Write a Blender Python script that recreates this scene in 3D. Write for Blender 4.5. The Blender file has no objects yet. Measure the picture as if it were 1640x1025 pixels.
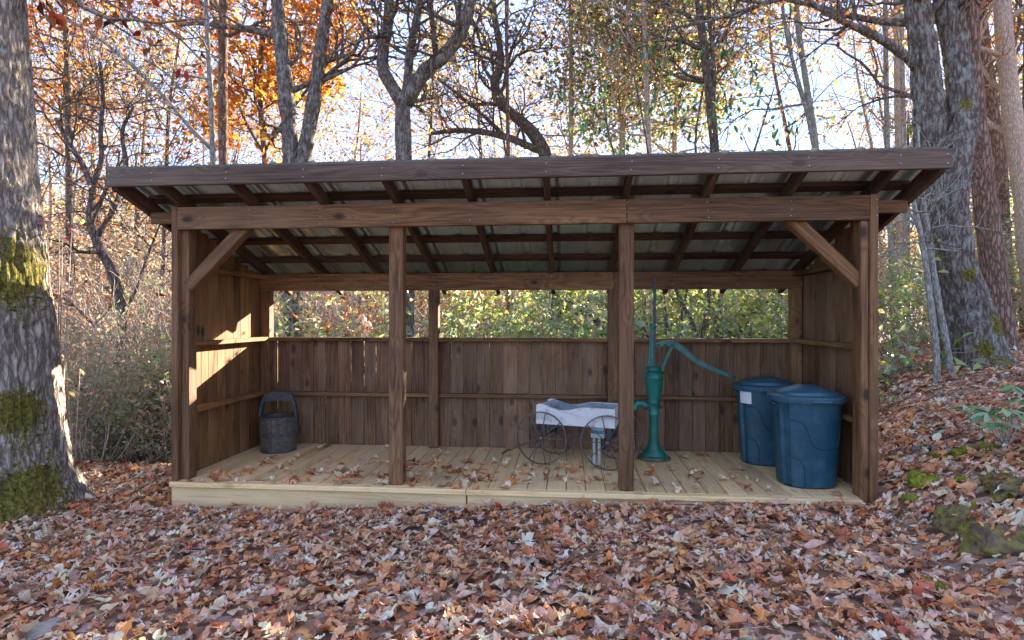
import bpy, bmesh, math, random
import numpy as np
from mathutils import Vector, Matrix, Quaternion

SC = bpy.context.scene
COL = SC.collection
RNG = np.random.default_rng(11)
random.seed(5)

# ------------------------------------------------------------------ camera
FPX, YAW, CD, EYE, HOR = 950.0, math.atan(88 / 950.0), 4.14, 1.36, 508.0
cam_d = bpy.data.cameras.new('camera')
cam = bpy.data.objects.new('camera', cam_d)
COL.objects.link(cam)
cam.location = (0, -CD, EYE)
cam.rotation_euler = (math.pi / 2, 0, YAW)
cam_d.sensor_width = 36
cam_d.lens = 36 * FPX / 1640
cam_d.shift_y = -(512.5 - HOR) / 1640
cam_d.clip_start = 0.05
cam_d.clip_end = 2000
SC.camera = cam

# ------------------------------------------------------------------ sky, sun, exposure
SUN = Vector((0.685, 1.068, 0.41)).normalized()
world = bpy.data.worlds.new('World')
SC.world = world
world.use_nodes = True
wn = world.node_tree.nodes
bg = wn['Background']
sky = wn.new('ShaderNodeTexSky')
sky.sky_type = 'NISHITA'
sky.sun_disc = False
sky.sun_elevation = math.asin(SUN.z)
sky.sun_rotation = math.atan2(SUN.x, SUN.y)
sky.air_density = 1.0
sky.dust_density = 0.0
sky.ozone_density = 5.0
sky.altitude = 500
bg.inputs['Strength'].default_value = 0.13
wl = world.node_tree.links
# thin high cirrus veil over the whole sky
w_tc = wn.new('ShaderNodeTexCoord')
w_map = wn.new('ShaderNodeMapping')
w_map.inputs['Scale'].default_value = (1.0, 1.6, 4.0)
w_no = wn.new('ShaderNodeTexNoise')
w_no.inputs['Scale'].default_value = 2.2
w_no.inputs['Detail'].default_value = 6
w_no.inputs['Roughness'].default_value = 0.6
w_mr = wn.new('ShaderNodeMapRange')
w_mr.inputs[1].default_value = 0.35
w_mr.inputs[2].default_value = 0.68
w_mr.inputs[3].default_value = 0.55
w_mr.inputs[4].default_value = 0.95
w_mix = wn.new('ShaderNodeMix')
w_mix.data_type = 'RGBA'
wl.new(w_tc.outputs['Generated'], w_map.inputs['Vector'])
wl.new(w_map.outputs[0], w_no.inputs['Vector'])
wl.new(w_no.outputs['Fac'], w_mr.inputs[0])
wl.new(w_mr.outputs[0], w_mix.inputs[0])
wl.new(sky.outputs[0], w_mix.inputs[6])
w_mix.inputs[7].default_value = (1.12, 1.15, 1.65, 1)
wl.new(w_mix.outputs[2], bg.inputs['Color'])
sun_d = bpy.data.lights.new('sun', 'SUN')
sun_d.energy = 5.0
sun_d.angle = math.radians(0.5)
sun_d.color = (1.0, 0.86, 0.68)
sun = bpy.data.objects.new('sun', sun_d)
COL.objects.link(sun)
sun.location = SUN * 50
sun.rotation_euler = SUN.to_track_quat('Z', 'Y').to_euler()
SC.view_settings.view_transform = 'Standard'
SC.view_settings.look = 'None'
SC.view_settings.exposure = 2.8
SC.view_settings.gamma = 1.0
SC.view_settings.use_curve_mapping = False
SC.render.engine = 'CYCLES'
SC.cycles.use_denoising = True
SC.cycles.max_bounces = 5
SC.cycles.diffuse_bounces = 4
SC.cycles.transmission_bounces = 3
SC.cycles.sample_clamp_indirect = 6


def W(px, py, t):
    """point seen at a pixel of the photograph, t metres in front of the camera"""
    u = (px - 820) / FPX
    v = (py - HOR) / FPX
    s, c = math.sin(YAW), math.cos(YAW)
    return np.array([t * (-s + u * c), t * (c + u * s) - CD, EYE - v * t])


def project(p):
    s, c = math.sin(YAW), math.cos(YAW)
    x = p[..., 0]
    y = p[..., 1] + CD
    t = -s * x + c * y
    r = c * x + s * y
    t_ = np.maximum(t, 1e-3)
    return 820 + FPX * r / t_, HOR - FPX * (p[..., 2] - EYE) / t_, t


# ------------------------------------------------------------------ numpy noise
def _hash(i, j, k):
    n = (i * 374761393 + j * 668265263 + k * 2147483647 % 1013904223 + k * 974634677) & 0xFFFFFFFF
    n = ((n ^ (n >> 13)) * 1274126177) & 0xFFFFFFFF
    return ((n ^ (n >> 16)) & 0xFFFF) / 65535.0


def vnoise(p):
    p = np.asarray(p, dtype=np.float64)
    f0 = np.floor(p)
    i = f0.astype(np.int64)
    f = p - f0
    f = f * f * (3 - 2 * f)
    out = 0
    for a in (0, 1):
        for b in (0, 1):
            for c in (0, 1):
                w = (f[..., 0] if a else 1 - f[..., 0]) * (f[..., 1] if b else 1 - f[..., 1]) * (f[..., 2] if c else 1 - f[..., 2])
                out = out + w * _hash(i[..., 0] + a, i[..., 1] + b, i[..., 2] + c)
    return out


def fbm(p, o=3):
    s, a, n = 0, 0.5, 0
    for k in range(o):
        s = s + a * vnoise(p * 2 ** k + 17.3 * k)
        n += a
        a *= 0.5
    return s / n


def sstep(a, b, x):
    t = np.clip((x - a) / (b - a), 0, 1)
    return t * t * (3 - 2 * t)


# ------------------------------------------------------------------ materials
def new_mat(name):
    m = bpy.data.materials.new(name)
    m.use_nodes = True
    return m, m.node_tree.nodes, m.node_tree.links, m.node_tree.nodes['Principled BSDF']


def ramp(n, stops, interp='LINEAR'):
    r = n.new('ShaderNodeValToRGB')
    r.color_ramp.interpolation = interp
    e = r.color_ramp.elements
    while len(e) < len(stops):
        e.new(0.5)
    for el, (p, c) in zip(e, stops):
        el.position = p
        el.color = (*c, 1)
    return r


def math_n(n, l, op, a, b=None, c=None):
    m = n.new('ShaderNodeMath')
    m.operation = op
    for k, v in enumerate((a, b, c)):
        if v is None:
            continue
        if isinstance(v, (int, float)):
            m.inputs[k].default_value = v
        else:
            l.new(v, m.inputs[k])
    return m.outputs[0]


def mix_c(n, l, fac, a, b, mode='MIX'):
    m = n.new('ShaderNodeMix')
    m.data_type = 'RGBA'
    m.blend_type = mode
    for sock, v in ((m.inputs[0], fac), (m.inputs[6], a), (m.inputs[7], b)):
        if isinstance(v, (int, float)):
            sock.default_value = v
        elif isinstance(v, tuple):
            sock.default_value = (*v, 1)
        else:
            l.new(v, sock)
    return m.outputs[2]


def noise(n, l, vec, scale, detail=3, rough=0.55, dist=0.0):
    t = n.new('ShaderNodeTexNoise')
    t.inputs['Scale'].default_value = scale
    t.inputs['Detail'].default_value = detail
    t.inputs['Roughness'].default_value = rough
    t.inputs['Distortion'].default_value = dist
    if vec is not None:
        l.new(vec, t.inputs['Vector'])
    return t.outputs['Fac']


def mapping(n, l, vec, scale=(1, 1, 1), loc=None):
    mp = n.new('ShaderNodeMapping')
    mp.inputs['Scale'].default_value = scale
    l.new(vec, mp.inputs['Vector'])
    if loc is not None:
        l.new(loc, mp.inputs['Location'])
    return mp.outputs[0]


def bump(n, l, h, bsdf, strength=0.4, dist=0.01):
    b = n.new('ShaderNodeBump')
    b.inputs['Strength'].default_value = strength
    b.inputs['Distance'].default_value = dist
    l.new(h, b.inputs['Height'])
    l.new(b.outputs[0], bsdf.inputs['Normal'])


def wood_mat(name, dark, mid, light, knot=(0.02, 0.012, 0.009), rough=0.72, var=0.35, grey=(0.2, 0.18, 0.18), grey_amt=0.25, knots=1.0, ring=0.55):
    """planks whose local X runs along the grain"""
    m, n, l, b = new_mat(name)
    tc = n.new('ShaderNodeTexCoord')
    oi = n.new('ShaderNodeObjectInfo')
    sh = n.new('ShaderNodeCombineXYZ')
    r = oi.outputs['Random']
    l.new(math_n(n, l, 'MULTIPLY', r, 91.0), sh.inputs[0])
    l.new(math_n(n, l, 'MULTIPLY', r, 37.0), sh.inputs[1])
    l.new(math_n(n, l, 'MULTIPLY', r, 53.0), sh.inputs[2])
    add = n.new('ShaderNodeVectorMath')
    l.new(tc.outputs['Object'], add.inputs[0])
    l.new(sh.outputs[0], add.inputs[1])
    v = add.outputs[0]
    # knots
    vo = n.new('ShaderNodeTexVoronoi')
    vo.inputs['Scale'].default_value = 1.0
    l.new(mapping(n, l, v, (3.0, 5.5, 5.5)), vo.inputs['Vector'])
    kd = vo.outputs['Distance']
    kr = n.new('ShaderNodeMapRange')
    kr.interpolation_type = 'SMOOTHSTEP'
    kr.inputs[1].default_value = 0.07
    kr.inputs[2].default_value = 0.19
    kr.inputs[3].default_value = 1.0
    kr.inputs[4].default_value = 0.0
    l.new(kd, kr.inputs[0])
    kn = kr.outputs[0]
    kw = n.new('ShaderNodeMapRange')
    kw.interpolation_type = 'SMOOTHSTEP'
    kw.inputs[1].default_value = 0.05
    kw.inputs[2].default_value = 0.5
    kw.inputs[3].default_value = 1.0
    kw.inputs[4].default_value = 0.0
    l.new(kd, kw.inputs[0])
    # cathedral rings
    base = noise(n, l, mapping(n, l, v, (0.35, 8.0, 8.0)), 1.0, 1.2, 0.35)
    ph = math_n(n, l, 'ADD', math_n(n, l, 'MULTIPLY', base, 13.0), math_n(n, l, 'MULTIPLY', kw.outputs[0], 1.3))
    rg = math_n(n, l, 'ABSOLUTE', math_n(n, l, 'SINE', math_n(n, l, 'MULTIPLY', ph, 4.2)))
    fib = noise(n, l, mapping(n, l, v, (3.0, 90, 90)), 1.0, 3, 0.65)
    blot = noise(n, l, mapping(n, l, v, (1.3, 4, 4)), 1.0, 3, 0.6)
    g = math_n(n, l, 'ADD', math_n(n, l, 'MULTIPLY', rg, ring * 0.5), math_n(n, l, 'MULTIPLY', fib, 0.8))
    g = math_n(n, l, 'ADD', g, math_n(n, l, 'MULTIPLY', math_n(n, l, 'SUBTRACT', blot, 0.5), 0.7))
    cr = ramp(n, [(0.25, dark), (0.5, mid), (0.85, light)])
    l.new(g, cr.inputs[0])
    gm = noise(n, l, mapping(n, l, v, (0.9, 2.5, 2.5)), 1.0, 4, 0.6)
    gr = ramp(n, [(0.45, (0, 0, 0)), (0.7, (1, 1, 1))])
    l.new(gm, gr.inputs[0])
    c = mix_c(n, l, math_n(n, l, 'MULTIPLY', gr.outputs[0], grey_amt), cr.outputs[0], grey)
    c = mix_c(n, l, math_n(n, l, 'MULTIPLY', kn, 0.85 * knots), c, knot)
    hs = n.new('ShaderNodeHueSaturation')
    l.new(c, hs.inputs['Color'])
    vr = n.new('ShaderNodeMapRange')
    vr.inputs[3].default_value = 1 - var
    vr.inputs[4].default_value = 1 + var
    l.new(r, vr.inputs[0])
    l.new(vr.outputs[0], hs.inputs['Value'])
    l.new(hs.outputs[0], b.inputs['Base Color'])
    b.inputs['Roughness'].default_value = rough
    b.inputs['Specular IOR Level'].default_value = 0.35
    bump(n, l, math_n(n, l, 'ADD', fib, math_n(n, l, 'MULTIPLY', rg, 0.35)), b, 0.35, 0.003)
    return m


M_STAIN = wood_mat('stained_wood', (0.048, 0.021, 0.009), (0.162, 0.077, 0.030), (0.31, 0.168, 0.073), grey=(0.235, 0.158, 0.10), grey_amt=0.3, var=0.2, ring=0.35)
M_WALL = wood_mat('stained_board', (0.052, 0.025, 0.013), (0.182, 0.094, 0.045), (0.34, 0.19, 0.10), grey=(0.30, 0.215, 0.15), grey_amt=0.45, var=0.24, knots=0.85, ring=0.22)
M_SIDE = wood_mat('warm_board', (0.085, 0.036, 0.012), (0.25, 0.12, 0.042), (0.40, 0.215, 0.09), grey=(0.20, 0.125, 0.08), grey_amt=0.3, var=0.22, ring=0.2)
M_FASCIA = wood_mat('weathered_fascia', (0.036, 0.021, 0.014), (0.102, 0.066, 0.044), (0.19, 0.135, 0.098), grey=(0.17, 0.13, 0.10), grey_amt=0.5, var=0.08, knots=0.6, ring=0.35)
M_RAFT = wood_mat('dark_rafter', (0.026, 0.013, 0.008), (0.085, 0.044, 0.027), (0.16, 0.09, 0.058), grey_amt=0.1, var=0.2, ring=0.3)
M_DECK = wood_mat('pine_deck', (0.54, 0.34, 0.13), (0.80, 0.58, 0.28), (0.87, 0.68, 0.39), knot=(0.28, 0.15, 0.06), grey=(0.50, 0.40, 0.28), grey_amt=0.5, var=0.12, knots=0.6, ring=0.3)


def plain_mat(name, col, rough=0.5, metal=0.0, var=0.3, scale=8.0, col2=None, amt=0.5, bmp=0.15, spec=0.5, lo=0.5, hi=0.68, bd=0.004):
    m, n, l, b = new_mat(name)
    tc = n.new('ShaderNodeTexCoord')
    f = noise(n, l, tc.outputs['Object'], scale, 5, 0.62)
    r = ramp(n, [(0.3, tuple(c * (1 - var) for c in col)), (0.7, tuple(min(1, c * (1 + var)) for c in col))])
    l.new(f, r.inputs[0])
    c = r.outputs[0]
    if col2:
        f2 = noise(n, l, tc.outputs['Object'], scale * 2.3, 6, 0.7)
        r2 = ramp(n, [(lo, (0, 0, 0)), (hi, (1, 1, 1))])
        l.new(f2, r2.inputs[0])
        c = mix_c(n, l, math_n(n, l, 'MULTIPLY', r2.outputs[0], amt), c, col2)
    l.new(c, b.inputs['Base Color'])
    b.inputs['Roughness'].default_value = rough
    b.inputs['Metallic'].default_value = metal
    b.inputs['Specular IOR Level'].default_value = spec
    if bmp:
        bump(n, l, noise(n, l, tc.outputs['Object'], scale * 6, 4, 0.6), b, bmp, bd)
    return m


M_METAL = plain_mat('galvanised_sheet', (0.42, 0.53, 0.50), 0.28, 0.7, 0.10, 3.0, (0.30, 0.36, 0.32), 0.5, 0.06)
M_ROOFTOP = plain_mat('dark_roof_paint', (0.03, 0.024, 0.022), 0.95, 0.0, 0.3, 6, (0.07, 0.055, 0.045), 0.5, 0.1, 0.05)
M_SCREW = plain_mat('screw_steel', (0.6, 0.6, 0.6), 0.35, 0.8, 0.1, 5, bmp=0)
M_GREEN = plain_mat('green_pump_paint', (0.010, 0.135, 0.105), 0.36, 0.0, 0.4, 9, (0.17, 0.13, 0.09), 0.6, 0.3, lo=0.57, hi=0.66)
M_RUST = plain_mat('rusty_iron', (0.16, 0.085, 0.05), 0.8, 0.2, 0.45, 25, (0.05, 0.04, 0.035), 0.6, 0.4)
M_STEEL = plain_mat('dark_steel', (0.06, 0.07, 0.08), 0.5, 0.5, 0.3, 15, (0.16, 0.09, 0.05), 0.4, 0.2)
M_WHEEL = plain_mat('grey_wheel_iron', (0.13, 0.125, 0.13), 0.6, 0.5, 0.35, 25, (0.16, 0.10, 0.07), 0.5, 0.2)
M_CAN = plain_mat('navy_plastic', (0.008, 0.062, 0.098), 0.42, 0.0, 0.14, 4, (0.14, 0.19, 0.22), 0.35, 0.12, lo=0.48, hi=0.75, bd=0.002)
M_LID = plain_mat('navy_lid_plastic', (0.022, 0.085, 0.125), 0.36, 0.0, 0.14, 5, (0.16, 0.21, 0.25), 0.35, 0.1, lo=0.45, hi=0.8, bd=0.002)
M_CANDK = plain_mat('navy_groove_shade', (0.006, 0.042, 0.068), 0.5, 0, 0.1, 5, bmp=0)  # darker navy stands in for the shade inside the moulded grooves
M_WHITE = plain_mat('worn_white_paint', (0.66, 0.66, 0.66), 0.6, 0, 0.08, 6, (0.28, 0.26, 0.24), 0.75, 0.3, lo=0.55, hi=0.66)
M_LINER = plain_mat('bluegrey_inside', (0.28, 0.31, 0.33), 0.7, 0, 0.3, 12, (0.5, 0.52, 0.54), 0.6, 0.3, lo=0.55, hi=0.62)
M_BLUE = plain_mat('blue_paint', (0.02, 0.24, 0.36), 0.5, 0, 0.2, 20, (0.4, 0.5, 0.5), 0.4, 0.1)
M_PALE = plain_mat('pale_green_paint', (0.42, 0.47, 0.44), 0.6, 0, 0.15, 20, (0.25, 0.22, 0.18), 0.5, 0.2)
M_LABEL = plain_mat('white_sticker', (0.72, 0.74, 0.76), 0.5, 0, 0.03, 15, (0.2, 0.25, 0.3), 0.5, 0, lo=0.66, hi=0.7)
M_BUCKET = plain_mat('aged_bucket_wood', (0.075, 0.068, 0.055), 0.75, 0, 0.5, 14, (0.21, 0.165, 0.11), 0.7, 0.5, lo=0.48, hi=0.68)
M_BUCKRIM = plain_mat('blue_black_bucket_wood', (0.05, 0.058, 0.062), 0.6, 0, 0.4, 12, (0.16, 0.16, 0.15), 0.5, 0.3)


def bark_mat(name, dark, mid, light, patch=None, patch_amt=0.0, plo=0.52, phi=0.6, vscale=1.0, moss=True, bs=0.9, bdist=0.02):
    m, n, l, b = new_mat(name)
    tc = n.new('ShaderNodeTexCoord')
    v = tc.outputs['Object']
    st = mapping(n, l, v, (24 * vscale, 24 * vscale, 5.5 * vscale))
    vo = n.new('ShaderNodeTexVoronoi')
    vo.feature = 'DISTANCE_TO_EDGE'
    vo.inputs['Scale'].default_value = 1.0
    wob = n.new('ShaderNodeVectorMath')
    wn_ = n.new('ShaderNodeTexNoise')
    wn_.inputs['Scale'].default_value = 2.0
    l.new(st, wn_.inputs['Vector'])
    l.new(st, wob.inputs[0])
    l.new(wn_.outputs['Color'], wob.inputs[1])
    l.new(wob.outputs[0], vo.inputs['Vector'])
    fine = noise(n, l, mapping(n, l, v, (60 * vscale, 60 * vscale, 16 * vscale)), 1.0, 4, 0.7)
    h = math_n(n, l, 'ADD', math_n(n, l, 'MULTIPLY', math_n(n, l, 'MINIMUM', vo.outputs['Distance'], 0.3), 2.0), math_n(n, l, 'MULTIPLY', fine, 0.5))
    cr = ramp(n, [(0.15, dark), (0.5, mid), (0.9, light)])
    l.new(h, cr.inputs[0])
    c = cr.outputs[0]
    if patch:
        f = noise(n, l, mapping(n, l, v, (1, 1, .6)), 13.0 * vscale, 7, 0.72, 0.3)
        r = ramp(n, [(plo, (0, 0, 0)), (phi, (1, 1, 1))])
        l.new(f, r.inputs[0])
        c = mix_c(n, l, math_n(n, l, 'MULTIPLY', r.outputs[0], patch_amt), c, patch)
    if moss:
        at = n.new('ShaderNodeAttribute')
        at.attribute_name = 'moss'
        mf = noise(n, l, v, 26.0, 5, 0.7)
        mm = n.new('ShaderNodeMapRange')
        mm.interpolation_type = 'SMOOTHSTEP'
        mm.inputs[1].default_value = 0.40
        mm.inputs[2].default_value = 0.60
        l.new(math_n(n, l, 'ADD', math_n(n, l, 'MULTIPLY', at.outputs['Fac'], 0.78), math_n(n, l, 'SUBTRACT', math_n(n, l, 'MULTIPLY', mf, 1.5), 0.62)), mm.inputs[0])
        mc = ramp(n, [(0.35, (0.04, 0.042, 0.012)), (0.66, (0.25, 0.21, 0.04))])
        l.new(noise(n, l, v, 40, 4, 0.7), mc.inputs[0])
        c = mix_c(n, l, math_n(n, l, 'MULTIPLY', mm.outputs[0], math_n(n, l, 'GREATER_THAN', at.outputs['Fac'], 0.02)), c, mc.outputs[0])
    l.new(c, b.inputs['Base Color'])
    b.inputs['Roughness'].default_value = 0.9
    b.inputs['Specular IOR Level'].default_value = 0.2
    bump(n, l, h, b, bs, bdist)
    return m


M_OAK = bark_mat('pale_oak_bark', (0.09, 0.07, 0.052), (0.27, 0.225, 0.18), (0.48, 0.42, 0.35), (0.40, 0.37, 0.32), 0.35)
M_LICHEN = bark_mat('lichen_oak_bark', (0.05, 0.04, 0.033), (0.15, 0.125, 0.105), (0.28, 0.245, 0.21), (0.38, 0.42, 0.39), 0.6, 0.5, 0.62)
M_PINE = bark_mat('red_pine_bark', (0.06, 0.035, 0.025), (0.2, 0.125, 0.095), (0.36, 0.25, 0.2), moss=False)
M_DARK = bark_mat('dark_bark', (0.035, 0.026, 0.02), (0.12, 0.094, 0.076), (0.25, 0.205, 0.17), (0.36, 0.38, 0.36), 0.5, 0.56, 0.64, 1.4, False, 0.7, 0.01)
M_GREYB = bark_mat('grey_sapling_bark', (0.09, 0.085, 0.075), (0.25, 0.24, 0.21), (0.42, 0.41, 0.37), (0.42, 0.47, 0.42), 0.6, 0.5, 0.6, 1.8, False, 0.5, 0.006)
M_TAN = bark_mat('tan_twig_bark', (0.22, 0.16, 0.12), (0.46, 0.37, 0.29), (0.62, 0.53, 0.44), None, 0, 0.5, 0.6, 2.0, False, 0.4, 0.005)


def leaf_mat(name, trans=0.45, rough=0.6, attr=True, rnd=None):
    m, n, l, b = new_mat(name)
    out = n['Material Output']
    if attr:
        at = n.new('ShaderNodeAttribute')
        at.attribute_name = 'col'
        c = at.outputs['Color']
    else:
        oi = n.new('ShaderNodeObjectInfo')
        r = ramp(n, rnd, 'CONSTANT')
        l.new(oi.outputs['Random'], r.inputs[0])
        tc = n.new('ShaderNodeTexCoord')
        f = noise(n, l, tc.outputs['Object'], 25.0, 4, 0.6)
        sp = ramp(n, [(0.3, (0.72, 0.7, 0.68)), (0.7, (1.2, 1.2, 1.2))])
        l.new(f, sp.inputs[0])
        c = mix_c(n, l, 1.0, r.outputs[0], sp.outputs[0], 'MULTIPLY')
    l.new(c, b.inputs['Base Color'])
    b.inputs['Roughness'].default_value = rough
    b.inputs['Specular IOR Level'].default_value = 0.3
    if trans > 0:
        tr = n.new('ShaderNodeBsdfTranslucent')
        l.new(c, tr.inputs['Color'])
        mx = n.new('ShaderNodeMixShader')
        mx.inputs[0].default_value = trans
        l.new(b.outputs[0], mx.inputs[1])
        l.new(tr.outputs[0], mx.inputs[2])
        l.new(mx.outputs[0], out.inputs['Surface'])
    return m


M_LEAF = leaf_mat('tree_leaf', 0.58)
M_LITTER = leaf_mat('dry_leaf', 0.12, 0.62)
M_GLOSSY = leaf_mat('evergreen_leaf', 0.45, 0.42)
M_MOSS = plain_mat('green_moss', (0.24, 0.26, 0.035), 0.95, 0, 0.6, 22, (0.04, 0.07, 0.012), 0.6, 0.9, 0.1, bd=0.012)
M_ROCK = plain_mat('mossy_rock', (0.17, 0.12, 0.085), 0.92, 0, 0.6, 9, (0.24, 0.24, 0.04), 0.85, 0.9, 0.15, lo=0.44, hi=0.58, bd=0.02)


def ground_mat():
    m, n, l, b = new_mat('forest_floor')
    tc = n.new('ShaderNodeTexCoord')
    v = tc.outputs['Object']
    vo = n.new('ShaderNodeTexVoronoi')
    vo.inputs['Scale'].default_value = 16
    vo.inputs['Randomness'].default_value = 1
    l.new(v, vo.inputs['Vector'])
    sep = n.new('ShaderNodeSeparateColor')
    l.new(vo.outputs['Color'], sep.inputs[0])
    r = ramp(n, [(0.0, (0.10, 0.06, 0.04)), (0.3, (0.22, 0.125, 0.08)), (0.55, (0.36, 0.21, 0.13)), (0.75, (0.46, 0.30, 0.21)), (0.95, (0.55, 0.43, 0.36))])
    l.new(sep.outputs[0], r.inputs[0])
    f = noise(n, l, v, 1.3, 5, 0.6)
    d = ramp(n, [(0.4, (0.55, 0.5, 0.48)), (0.62, (1, 1, 1))])
    l.new(f, d.inputs[0])
    c = mix_c(n, l, 1.0, r.outputs[0], d.outputs[0], 'MULTIPLY')
    l.new(c, b.inputs['Base Color'])
    b.inputs['Roughness'].default_value = 0.95
    bump(n, l, vo.outputs['Distance'], b, 0.8, 0.03)
    return m


M_GROUND = ground_mat()


# ------------------------------------------------------------------ mesh helpers
def mesh_np(name, V, Q=None, T=None, col=None, moss=None, smooth=False):
    V = np.asarray(V, dtype=np.float32)
    nq = 0 if Q is None else len(Q)
    nt = 0 if T is None else len(T)
    me = bpy.data.meshes.new(name)
    me.vertices.add(len(V))
    me.vertices.foreach_set('co', V.ravel())
    parts = []
    if nq:
        parts.append(np.asarray(Q, dtype=np.int32).ravel())
    if nt:
        parts.append(np.asarray(T, dtype=np.int32).ravel())
    idx = np.concatenate(parts)
    me.loops.add(len(idx))
    me.loops.foreach_set('vertex_index', idx)
    tot = np.concatenate([np.full(nq, 4, np.int32), np.full(nt, 3, np.int32)])
    me.polygons.add(nq + nt)
    me.polygons.foreach_set('loop_start', np.concatenate([[0], np.cumsum(tot)[:-1]]).astype(np.int32))
    me.polygons.foreach_set('loop_total', tot)
    if smooth:
        me.polygons.foreach_set('use_smooth', np.ones(nq + nt, dtype=bool))
    if col is not None:
        a = me.attributes.new('col', 'FLOAT_COLOR', 'POINT')
        c4 = np.ones((len(V), 4), np.float32)
        c4[:, :3] = col
        a.data.foreach_set('color', c4.ravel())
    if moss is not None:
        a = me.attributes.new('moss', 'FLOAT', 'POINT')
        a.data.foreach_set('value', np.asarray(moss, dtype=np.float32))
    me.update(calc_edges=True)
    me.validate()
    return me


def link(name, me, mat=None, parent=None, loc=(0, 0, 0), rot=None):
    o = bpy.data.objects.new(name, me)
    COL.objects.link(o)
    if mat and not me.materials:
        me.materials.append(mat)
    o.location = loc
    if rot is not None:
        o.rotation_mode = 'QUATERNION'
        o.rotation_quaternion = rot
    if parent:
        o.parent = parent
    return o


def tag(o, label, cat, group=None, kind=None):
    if label:
        o['label'] = label
    if cat:
        o['category'] = cat
    if group:
        o['group'] = group
    if kind:
        o['kind'] = kind
    return o


def thing(name, loc, label, cat, group=None, rz=0.0):
    o = bpy.data.objects.new(name, None)
    COL.objects.link(o)
    o.location = loc
    o.rotation_euler = (0, 0, rz)
    o.empty_display_size = 0.2
    return tag(o, label, cat, group)


class MB:
    def __init__(s):
        s.V, s.Q, s.T, s.n = [], [], [], 0

    def add(s, V, Q=None, T=None):
        V = np.asarray(V, dtype=np.float64)
        if Q is not None and len(Q):
            s.Q.append(np.asarray(Q) + s.n)
        if T is not None and len(T):
            s.T.append(np.asarray(T) + s.n)
        s.V.append(V)
        s.n += len(V)

    def tube(s, P, R, k=6, cap=True):
        P = np.asarray(P, dtype=np.float64)
        R = np.broadcast_to(np.asarray(R, dtype=np.float64), (len(P),))
        T = np.gradient(P, axis=0)
        T /= np.linalg.norm(T, axis=1)[:, None] + 1e-9
        mean = T.mean(0)
        ref = np.array([1.0, 0, 0]) if abs(mean[2]) > 0.75 * np.linalg.norm(mean) else np.array([0, 0, 1.0])
        if abs(mean[0]) > 0.9:
            ref = np.array([0, 0, 1.0])
        N = np.cross(T, ref)
        N /= np.linalg.norm(N, axis=1)[:, None] + 1e-9
        B = np.cross(T, N)
        a = np.linspace(0, 2 * math.pi, k, endpoint=False)
        V = P[:, None, :] + R[:, None, None] * (np.cos(a)[None, :, None] * N[:, None, :] + np.sin(a)[None, :, None] * B[:, None, :])
        n = len(P)
        i = np.arange(n - 1)[:, None] * k
        j = np.arange(k)[None, :]
        j2 = (j + 1) % k
        Q = np.stack([i + j, i + j2, i + k + j2, i + k + j], -1).reshape(-1, 4)
        V = V.reshape(-1, 3)
        Tt = None
        if cap:
            V = np.vstack([V, P[:1], P[-1:]])
            c0, c1 = n * k, n * k + 1
            jj = np.arange(k)
            Tt = np.vstack([np.stack([np.full(k, c0), (jj + 1) % k, jj], -1), np.stack([np.full(k, c1), (n - 1) * k + jj, (n - 1) * k + (jj + 1) % k], -1)])
        s.add(V, Q, Tt)

    def lathe(s, prof, k=28, c=(0, 0, 0), sx=1.0, sy=1.0):
        """prof: list of (radius, z)"""
        a = np.linspace(0, 2 * math.pi, k, endpoint=False)
        pr = np.asarray(prof, dtype=np.float64)
        V = np.stack([pr[:, 0][:, None] * np.cos(a) * sx + c[0], pr[:, 0][:, None] * np.sin(a) * sy + c[1], np.broadcast_to(pr[:, 1][:, None], (len(pr), k)) + c[2]], -1).reshape(-1, 3)
        n = len(pr)
        i = np.arange(n - 1)[:, None] * k
        j = np.arange(k)[None, :]
        Q = np.stack([i + j, i + (j + 1) % k, i + k + (j + 1) % k, i + k + j], -1).reshape(-1, 4)
        s.add(V, Q)

    def box(s, lo, hi):
        x0, y0, z0 = lo
        x1, y1, z1 = hi
        V = [(x0, y0, z0), (x1, y0, z0), (x1, y1, z0), (x0, y1, z0), (x0, y0, z1), (x1, y0, z1), (x1, y1, z1), (x0, y1, z1)]
        s.add(V, [(0, 3, 2, 1), (4, 5, 6, 7), (0, 1, 5, 4), (1, 2, 6, 5), (2, 3, 7, 6), (3, 0, 4, 7)])

    def prism(s, outline, axis, a, b):
        """extrude a 2-D outline between a and b along axis ('y': outline is (x,z))"""
        o = np.asarray(outline, dtype=np.float64)
        n = len(o)
        def put(d):
            if axis == 'y':
                return np.stack([o[:, 0], np.full(n, d), o[:, 1]], -1)
            if axis == 'x':
                return np.stack([np.full(n, d), o[:, 0], o[:, 1]], -1)
            return np.stack([o[:, 0], o[:, 1], np.full(n, d)], -1)
        V = np.vstack([put(a), put(b)])
        i = np.arange(n)
        s.add(V, np.stack([i, (i + 1) % n, n + (i + 1) % n, n + i], -1))
        return n

    def build(s, name, mat, parent=None, loc=(0, 0, 0), smooth=False, off=None, moss=None, rot=None):
        V = np.vstack(s.V)
        if off is not None:
            V = V - np.asarray(off)
        me = mesh_np(name, V, np.vstack(s.Q) if s.Q else None, np.vstack(s.T) if s.T else None, moss=moss, smooth=smooth)
        return link(name, me, mat, parent, loc, rot)


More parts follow.
